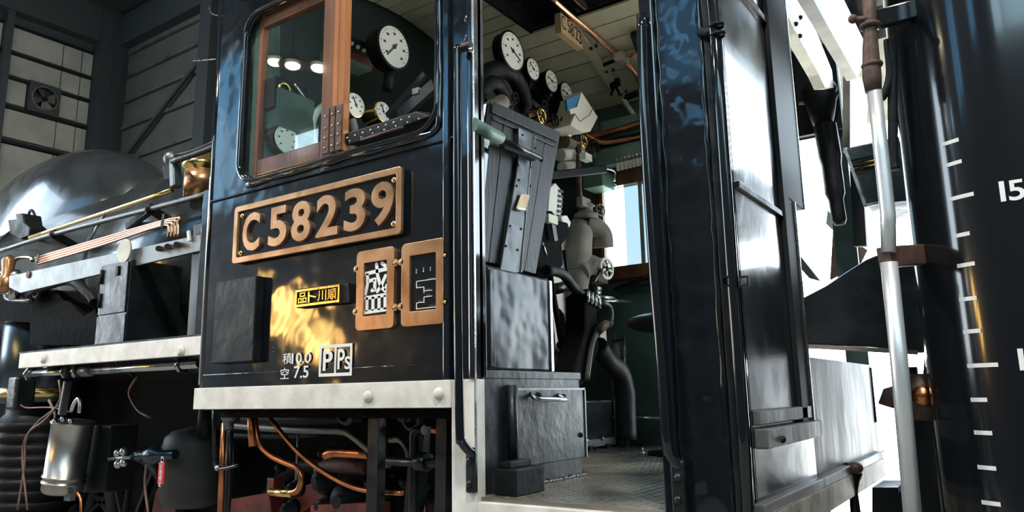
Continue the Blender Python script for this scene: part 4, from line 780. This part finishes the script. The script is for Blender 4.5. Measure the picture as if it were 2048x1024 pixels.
MB().tube([sb(1071, 272, .02), sb(1062, 320, .02), sb(1040, 545, .02)], .0045, 6).build('strap_edge', 'galv', t)
for px, py in ((1045, 270), (1070, 296), (1036, 330), (1062, 335), (1038, 360), (1060, 372), (1033, 372), (1020, 452), (1042, 458), (1012, 492), (1035, 500)): MB().cyl(sb(px, py, .02), sb(px, py, .022), .006, 8).build('screw_hole', 'ink', st)
MB().prism([sb(*p, .0) for p in ((987, 203), (957, 520), (930, 510), (975, 205))], (-.06, 0, 0)).build('side_cheek', 'glossflat', t, bevel=.006)
MB().tube([sb(945, 250, .07), sb(1001, 277, .07)], [.032, .026], 14).build('grip_sleeve', 'green2', t, label='pale green sleeve of the cross bar')
MB().tube([sb(1001, 277, .07), sb(1082, 317, .07)], .012, 10).ball(sb(1083, 318, .07), .014).build('cross_bar', 'satin', t)
MB().bar(sb(1003, 290, .03), sb(1068, 316, .03), .03, .03).build('cross_bracket', 'dull', t, bevel=.005)
t = thing('paper_tag', sb(1046, 403, .03), 'small worn tan tag on the strap of the black board', 'tag')
MB().prism([sb(*p, .035) for p in ((1044, 388), (1060, 390), (1052, 418), (1034, 417))], (-.006, 0, 0)).build('card', 'rawwood', t)
MB().bar(sb(1035, 417, .036), sb(1051, 419, .036), .006, .010).build('white_edge', 'dial', t)
# ================================================================== LEFT: BOILER SIDE
xb = -14.3
MB().lathe((XF, 1.4, 2.75), (-1, 0, 0), [(0, .98), (2.2, .96), (2.3, .90), (9.5, .88), (9.6, .8)], 64).build('boiler_barrel', 'boiler', L)
for x in (-5.95, -8.0, -10.2): MB().torus((x, 1.4, 2.75), (1, 0, 0), .90, .016, 64, 6).build('boiler_band', 'boiler', L)
m = MB(); cx, cz = -8.25, 3.35
dm = m.ball((cx, 1.4, cz), 1, 48, 28, sc=(1.95, .62, 1.02)).build('boiler_dome', 'boiler', L)
# boiler hand-rails and pipes
def pipe(name, pts, y, r, m_='satin', sm=True, dy=0, parent=None, seg=10, **k):
    P_ = [at(px, py, y=y+dy*i) for i, (px, py) in enumerate(pts)]; return MB().tube(smooth(P_, 4) if sm and len(P_) > 2 else P_, r, seg).build(name, m_, parent or L, **k)
pipe('boiler_handrail', [(60, 475), (210, 425), (345, 380)], .3, .016, 'brass', label='upper yellowed pipe rail')
pipe('boiler_handrail', [(0, 502), (108, 468), (300, 418), (432, 383)], .3, .018, 'galv')
for px, py in ((108, 469), (300, 417)): q = at(px, py, y=.3); MB().ball(q, .034).build('rail_knob', 'dull', L)
for p0, p1 in (((108, 469), (150, 492)), ((300, 417), (335, 440)), ((300, 420), (255, 455))): MB().bar(at(*p0, y=.3), at(*p1, y=.5), .04, .05).build('rail_bracket', 'dull', L)
pipe('cab_handrail', [(345, 322), (390, 308), (445, 286)], .25, .022, 'satin'); pipe('cab_handrail', [(345, 312), (390, 300), (445, 276)], .28, .012, 'satin')
q = at(343, 318, y=.28); MB().ball(q, .05).build('rail_elbow', 'galv', L)
MB().bar(at(350, 320, y=.28), at(352, 375, y=.28), .06, .05).build('rail_post', 'galv', L, bevel=.008)
MB().prism([at(px, py, y=.7) for px, py in ((322, 330), (372, 315), (385, 350), (400, 372), (440, 365), (440, 400), (330, 400))], (0, .3, 0)).build('injector_mass', 'dull', L, bevel=.02)
b_ = at(405, 345, y=.5); MB().lathe(b_-V(0, 0, .18), (0, 0, 1), [(0, .11), (.2, .11), (.21, .13), (.24, .13), (.25, .11), (.30, .12), (.33, .08)], 24).build('brass_turret', 'brass', L)
MB().lathe(b_-V(0, 0, .14), (0, 0, 1), [(0, .113), (.14, .113)], 24).build('turret_band', 'bronze', L)
for k in range(4):
    pipe('copper_line', [(70+k*2, 516+k*4), (200, 478+k*4.5), (345-k*8, 437+k*5), (356-k*6, 447+k*4), (357-k*7, 475)], .22, .009, 'copper2')
MB().bar(at(330, 428, y=.22), at(326, 455, y=.22), .02, .03).build('pipe_saddle', 'dull', L); MB().bar(at(80, 508, y=.22), at(74, 528, y=.22), .02, .03).build('pipe_saddle', 'dull', L)
# grey link plate
z0, z1 = 2.60, 2.72
vp = MB().prism([at(px, py, y=.08) for px, py in ((18, 552), (400, 469), (402, 501), (40, 586), (18, 575))], (0, .02, 0)).build('link_plate', 'galv', L, bevel=.003, label='long flat grey link plate')
for px, py in ((317, 497), (335, 493), (353, 489)): MB().cyl(at(px, py, y=.085), at(px, py, y=.05), .017, 14).build('plug', 'ink', vp)
q = at(55, 549, y=.07); MB().cyl(q, q+V(0, .02, 0), .026, 12).build('plug', 'rust', vp)
MB().bar(at(377, 462, y=.07), at(379, 482, y=.07), .02, .012, up=(0, 1, 0)).build('worn_tab', 'dial', vp)
t = thing('round_token', at(249, 503, y=.05), 'round pale disc on a stalk clipped to the grey link plate', 'disc')
q = at(249, 502, y=.05); MB().cyl(q-V(0, .006, 0), q+V(0, .006, 0), .075, 24).build('disc', 'cream', t); MB().tube([q-V(0, 0, .07), q-V(0, 0, .14)], .006, 6).build('stalk', 'steel', t)
# running board
rb = MB().box((-5.64, 0, 1.985), (XF, .03, 2.085)).build('running_board_edge', 'white', L, bevel=.003, label='cream white running board edge')
MB().box((-5.66, 0, 2.085), (XF, .8, 2.095)).build('running_board', 'dull', L)
for px, py in ((88, 718), (363, 702)): c = at(px, py, y=0); MB().lathe((c.x, 0, c.z), (0, -1, 0), [(0, .03), (.008, .03), (.02, .016)], 14).build('bolt', 'white', rb)
# tool box on the running board
t = thing('tool_box', (-4.57, .3, 2.095), 'dark steel tool box with hinged front door on the running board', 'box')
xa, xc = -4.735, -4.40; yb = at(362, 600, x=xc).y
MB().box((xa, .05, 2.095), (xc, yb, 2.60)).build('body', 'satin', t, bevel=.005)
d_ = MB().box((xa+.01, .04, 2.28), (xc-.01, .05, 2.59)).build('door', 'lockersheet', t, bevel=.003)
MB().box((xa+.0, .042, 2.10), (xc, .05, 2.27)).build('front_plate', 'lockersheet', t, bevel=.003)
for z in (2.37, 2.52): MB().cyl((xa+.03, .035, z-.045), (xa+.03, .035, z+.045), .010, 8).build('hinge', 'dull', d_)
MB().box((xa+.2, .03, 2.51), (xa+.23, .04, 2.57)).build('latch', 'dull', d_, bevel=.003)
for z_ in (540, 600, 660): MB().torus(at(1154, z_, x=-2.46), (0, 0, 1), .095 if z_ < 620 else .07, .006).build('lagging_band', 'galv', L)
MB().prism([at(px, py, y=.6) for px, py in ((180, 640), (172, 604), (188, 640))], (0, .02, 0)).build('bent_tab', 'steel', L)
# cab front return and splashes behind the box
MB().box((XF-.32, .1, 2.1), (XF, .16, 2.75)).build('front_fairing', 'boiler', L, bevel=.01)
MB().box((XF-.12, .02, 2.09), (XF-.01, .12, 2.9)).build('front_fairing', 'gloss', L, bevel=.01)
# lever linkage on far left
pipe('curved_link', [(60, 590), (85, 575), (125, 562), (150, 565), (180, 590), (190, 605)], .3, .035, 'dull')
for c_, r_ in (((60, 590), .05), ((75, 582), .05), ((50, 572), .04)): MB().torus(at(*c_, y=.3), (0, 1, 0), r_, .018).build('link_eye', 'dull', L)
for pts, m_ in ((((0, 540), (14, 560), (10, 590), (20, 600), (60, 602)), 'galv'), (((8, 555), (30, 520), (60, 515), (65, 522)), 'steel'), (((0, 560), (30, 570), (35, 592)), 'dull')): pipe('small_pipe', pts, .25, .014, m_)
MB().lathe(at(15, 548, y=.2)-V(0, 0, .15), (0, 0, 1), [(0, .04), (.05, .06), (.12, .06), (.14, .04), (.26, .05), (.3, .02)], 14).build('oil_cup', 'bronze', L)
MB().lathe(at(30, 570, y=.25)-V(0, 0, .12), (0, 0, 1), [(0, .03), (.05, .05), (.2, .05), (.24, .02)], 12).build('oil_cup', 'steel', L)
MB().prism([at(px, py, y=.4) for px, py in ((15, 440), (32, 438), (30, 428), (45, 426), (48, 445), (60, 455), (58, 470), (40, 478), (20, 468))], (0, .15, 0)).build('washout_fitting', 'dull', L, bevel=.01)
MB().torus(at(65, 452, y=.6), (.2, 1, .2), .14, .012).build('round_cover', 'dull', L)
# air pump
q = at(40, 720, y=.55)
ppp = MB().lathe((q.x, .75, 1.75), (0, 0, 1), [(0, .30), (.02, .33), (.75, .33), (.78, .30)], 36).build('air_pump', 'pump', L, label='blued steel air pump with brass bands')
MB().lathe((q.x, .75, 2.42), (0, 0, 1), [(0, .34), (.09, .34)], 36).build('band', 'brass', ppp); MB().lathe((q.x, .75, 1.80), (0, 0, 1), [(0, .34), (.07, .34)], 36).build('band', 'brass', ppp)
MB().lathe((q.x, .75, .75), (0, 0, 1), [(0, .3), (.03, .33)]+[(z_, r_) for k in range(9) for z_, r_ in ((.06+k*.09, .31), (.08+k*.09, .335), (.12+k*.09, .335), (.13+k*.09, .31))]+[(.92, .25), (1.0, .25)], 36).build('pump_lower_cylinder', 'dull', ppp)
MB().lathe((q.x, .75, 2.53), (0, 0, 1), [(0, .36), (.05, .36), (.07, .22), (.2, .2), (.25, .1)], 24).build('pump_head', 'dull', ppp)
m = MB().prism([at(px, py, y=.35) for px, py in ((-30, 585), (10, 590), (30, 583), (48, 596), (62, 598), (78, 582), (92, 578), (104, 584), (112, 580), (126, 600), (140, 604), (152, 618), (168, 632), (190, 618), (198, 640), (196, 690), (60, 690), (60, 645), (-30, 640))], (0, .35, 0))
m.build('lagging_lump', 'deepblack', L, bevel=.03, seg=3)
MB().box(xyz(at(35, 785, y=.35), -.07, -.05, -.13), xyz(at(35, 785, y=.35), .08, .1, .12)).build('bracket_plate', 'satin', L, bevel=.02)
pipe('thin_wire', [(35, 800), (50, 815), (100, 815), (145, 825)], .35, .006, 'wire'); pipe('thin_wire', [(98, 800), (110, 830), (105, 850)], .35, .009, 'wrap')
pipe('thin_wire', [(118, 760), (120, 800), (90, 840), (55, 870), (48, 940), (35, 1020)], .3, .008, 'wire'); pipe('thin_wire', [(120, 810), (70, 850), (45, 900), (55, 1020)], .3, .007, 'wire')
pipe('thin_wire', [(275, 752), (258, 785), (275, 820), (300, 835)], .5, .008, 'wire'); pipe('thin_wire', [(293, 930), (290, 970), (297, 1030)], .4, .008, 'wire')
# brake rod under the board
br = MB().tube([at(60, 748, y=.1), at(135, 743, y=.1)], .022, 12).tube([at(160, 743, y=.1), at(400, 727, y=.1)], .026, 14).build('long_rod', 'steel', L)
for px, py, r_ in ((62, 748, .05), (134, 744, .045), (156, 743, .045), (365, 730, .045)): q = at(px, py, y=.1); MB().cyl(q-V(.012, 0, 0), q+V(.012, 0, 0), r_, 6).build('rod_nut', 'steel', br)
q = at(176, 742, y=.1); MB().cyl(q-V(.06, 0, 0), q+V(.05, 0, 0), .035, 8).build('turnbuckle', 'galv', br)
MB().box(xyz(at(145, 722, y=.1), -.006, 0, -.1), xyz(at(145, 722, y=.1), .008, .03, .06)).build('rod_hanger', 'galv', L)
MB().box(xyz(at(90, 730, y=.1), -.02, 0, -.02), xyz(at(90, 730, y=.1), .03, .02, .03)).build('rod_hanger', 'galv', L)
MB().bar(at(136, 762, y=.2), at(124, 830, y=.2), .05, .03).build('swing_arm', 'galv', L, bevel=.006)
pipe('bent_hook', [(143, 822), (150, 805), (158, 797), (161, 810), (159, 826)], .2, .014, 'steel')
# silver canister
t0, t1_ = at(146, 846, y=.35), at(124, 984, y=.35)
can = MB().lathe(t1_, (t0-t1_), [(0, .12), (.02, .132), (.06, .132), (.063, .14), (.075, .14), (.078, .132), (.10, .132), (.103, .14), (.115, .14), (.118, .132), ((t0-t1_).length-.02, .132), ((t0-t1_).length, .14), ((t0-t1_).length+.012, .14), ((t0-t1_).length+.014, .1)], 36).build('silver_canister', 'canister', L, label='tilted silver canister under the running board')
MB().prism([at(*q_, y=.5) for q_ in ((188, 850), (222, 852), (210, 985), (160, 985))], (0, .2, 0)).build('bracket_box', 'matt', L, bevel=.01)
for px, py in ((110, 843), (126, 838), (142, 842)): MB().ball(at(px, py, y=.22), .02, 8, 5).build('bolt', 'steel', can)
MB().tube(smooth([at(155, 985, y=.35), at(162, 1000, y=.35), at(163, 1040, y=.35)]), .012, 8).build('drain_pipe', 'copper', can)
MB().box(xyz(at(140, 992, y=.35), -.04, -.02, -.03), xyz(at(140, 992, y=.35), .04, .02, .02)).build('drain_block', 'galv', can)
# air reservoir
q = at(388, 945, y=.75)
MB().lathe((q.x, .75, at(388, 1035, y=.5).z), (0, 0, 1), [(0, .1), (.02, .17), (.06, .205), (.4, .21), (.46, .195), (.50, .15), (.52, .06), (.53, .03)], 36).build('air_reservoir', 'darkgrey', L, label='dark grey domed air reservoir')
MB().tube([at(415, 800, y=.7), at(408, 875, y=.7)], .05, 12).build('reservoir_pipe', 'dull', L)
# star handled cock
q = at(242, 916, y=.4); m = MB().cyl(at(218, 918, y=.4), at(262, 914, y=.4), .012, 8)
for k in range(4): a = k*math.pi/2+.6; m.ball(q+V(.0, math.cos(a)*.0, 0)+V(math.sin(a)*.05, 0, math.cos(a)*.05), .028, 8, 6)
m.build('star_handle', 'steel', L)
MB().lathe(at(270, 912, y=.45), (1, .1, .05), [(0, .03), (.05, .035), (.08, .02), (.12, .045), (.22, .06), (.26, .03), (.40, .03)], 14).build('drain_cock', 'pump', L)
t = thing('warning_tag', at(323, 970, y=.3), 'small red tag with white lettering hanging beside the air reservoir', 'tag')
a, b = at(316, 968, y=.3), at(330, 925, y=.3); MB().box((a.x, .295, a.z), (b.x, .305, b.z)).build('plate', 'red', t, bevel=.002)
text('lettering', '使\n用\n停\n止', 'mark', t, ((a.x+b.x)/2, .294, (a.z+b.z)/2-.01), .03, .13, (1, 0, 0), (0, 0, 1), .001, .006)
MB().torus(((a.x+b.x)/2, .30, b.z+.015), (0, 1, 0), .015, .004).build('wire_loop', 'steel', t)
pipe('tag_bracket', [(240, 860), (262, 900), (260, 960), (250, 1030)], .8, .02, 'dull')

# ================================================================== UNDER THE CAB
MB().box((-9.5, 1.0, .55), (-3.6, 1.85, 2.0)).box((-3.6, 1.0, .5), (-.9, 1.85, 1.3)).build('main_frame', 'deepblack', L)  # raised to close the gap below the boiler, shade put into its black
MB().box((-3.5, .85, .6), (-3.0, 1.95, 1.72)).build('ash_pan', 'deepblack', L)
MB().box((-3.5, .1, 1.66), (-1.9, .86, 1.70)).build('cab_support', 'deepblack', L)
MB().box((-3.0, .86, 1.1), (-1.9, .89, 1.70)).build('cab_skirt', 'deepblack', L)
y = .12
for p in (((737, 812), (757, 812), (753, 1040), (731, 1040)), ((873, 806), (894, 804), (890, 1040), (868, 1040))):
    MB().prism([at(*q, y=y) for q in p], (0, .05, 0)).build('step_hanger', 'satin', L, bevel=.004)
MB().prism([at(*q, y=.3) for q in ((822, 858), (848, 852), (835, 1040), (805, 1040))], (0, .05, 0)).build('step_hanger', 'satin', L, bevel=.004)
pipe('copper_pipe', [(448, 846), (445, 930), (440, 1040)], .15, .016, 'copper', sm=False)
pipe('black_pipe', [(460, 836), (459, 930), (452, 1040)], .2, .02, 'satin', sm=False)
MB().ball(at(457, 832, y=.15), .04).tube([at(452, 815, y=.15), at(457, 860, y=.15)], .025, 10).build('pipe_union', 'galv', L)
pipe('copper_pipe', [(501, 815), (503, 860), (505, 893)], .12, .019, 'copper', sm=False)
pipe('copper_pipe', [(508, 812), (511, 850), (518, 885), (540, 910), (570, 925), (594, 936), (603, 957), (596, 980), (580, 987)], .15, .015, 'copper')
pipe('brass_union', [(585, 987), (562, 986), (540, 984)], .15, .018, 'brass', sm=False)
pipe('copper_pipe', [(528, 818), (560, 862), (600, 908), (650, 946), (700, 972), (740, 982), (805, 986)], .2, .012, 'copper')
pipe('black_pipe', [(455, 850), (520, 855), (600, 860), (680, 862), (705, 872), (735, 896), (780, 930)], .4, .02, 'galv')
pipe('black_pipe', [(455, 870), (560, 872), (640, 868)], .5, .016, 'dull'); pipe('black_pipe', [(490, 838), (600, 838), (730, 832)], .6, .035, 'dull')
pipe('thin_rod', [(427, 820), (429, 900), (432, 935), (450, 937), (478, 930)], .12, .009, 'satin'); MB().ball(at(435, 936, y=.12), .015).build('rod_tip', 'steel', L)
pipe('thin_rod', [(597, 866), (592, 960)], .4, .007, 'galv', sm=False)
pipe('orange_pipe', [(652, 912), (670, 905), (740, 908)], .6, .03, 'copper'); pipe('tan_pipe', [(640, 945), (660, 932), (735, 932)], .7, .045, 'rust')
pipe('copper_pipe', [(846, 872), (842, 950), (845, 1040)], .35, .024, 'copper', sm=False); pipe('copper_pipe', [(850, 858), (893, 860)], .5, .022, 'copper', sm=False)
pipe('black_pipe', [(826, 1040), (828, 900), (828, 870), (836, 861), (848, 860)], .3, .022, 'satin')
pipe('black_pipe', [(775, 922), (840, 926), (915, 926)], .25, .02, 'satin', sm=False); q = at(846, 924, y=.25); MB().cyl(q-V(.03, 0, 0), q+V(.03, 0, 0), .042, 8).build('pipe_nut', 'satin', L)
pipe('grey_hose', [(780, 880), (800, 880), (815, 900), (818, 920)], .5, .016, 'galv')
for px, py in ((690, 826), (810, 822), (824, 838)): MB().torus(at(px, py, y=.3), (0, 1, .2), .045, .016).build('hanger_eye', 'satin', L)
pipe('small_hook', [(893, 950), (903, 955), (901, 975), (896, 980)], .3, .008, 'steel')
rd = lambda nm, p, y_, th: MB().prism([at(*q, y=y_) for q in p], (0, th, 0)).build(nm, 'redox', L, bevel=.006)
rd('red_frame_plate', ((462, 998), (538, 985), (545, 1040), (458, 1040)), .7, .1); rd('red_lug', ((534, 955), (548, 957), (545, 990), (532, 990)), .65, .06)
rd('red_frame_plate', ((575, 985), (640, 960), (735, 965), (735, 985), (640, 1000), (580, 1040)), .85, .08)
rd('red_frame_plate', ((760, 980), (925, 930), (930, 1000), (770, 1040)), .9, .06); rd('red_frame_plate', ((620, 1010), (760, 1005), (760, 1040), (620, 1040)), .6, .08)
rd('red_frame_plate', ((310, 985), (345, 930), (352, 1040), (300, 1040)), .9, .06)
m = MB()
for k in range(40):
    px, py = random.uniform(560, 900), random.uniform(900, 1030); q = at(px, py, y=random.uniform(.75, .95)); m.ball(q, random.uniform(.015, .04), 8, 5, sc=(1, 1, random.uniform(.6, 1.5)))
m.build('rigging_nut', 'dull', L, kind='stuff')
for (px, py, r_) in ((600, 975, .05), (655, 960, .08), (700, 1000, .12), (660, 1010, .06), (590, 1015, .05), (870, 1000, .08)):
    q = at(px, py, y=.7); MB().lathe(q, (0, -1, 0), [(0, r_), (.03, r_), (.035, r_*.7), (.07, r_*.7), (.075, r_*.35), (.1, r_*.3)], 18).build('rigging_boss', 'dull', L)
for px in (620, 250, 140):
    q = at(px, 1000, y=.9); w_ = MB().torus((q.x, .95, .72), (0, 1, 0), .62, .05, 40, 8); w_.torus((q.x, .95, .72), (0, 1, 0), .14, .06, 20, 8)
    for k in range(12): a = k*math.pi/6; w_.bar((q.x, .95, .72), (q.x+.6*math.cos(a), .95, .72+.6*math.sin(a)), .05, .03)
    w_.build('driving_wheel', 'dull', L)
# overhead wire seen left of the cab
t = thing('overhead_wire', at(400, 122, y=.4), 'thin bright wire poking out beside the cab front edge', 'wire')
MB().tube(smooth([at(382, 122, y=.3), at(400, 121, y=.2), at(445, 117, y=.05)]), .004, 6).tube(smooth([at(418, 15, y=.1), at(425, 28, y=.05), at(445, 32, y=.0)]), .004, 6).build('strand', 'steel', t)
for o in list(bpy.data.objects):
    for k in ('category',):
        if o.parent is not None and k in o: del o[k]
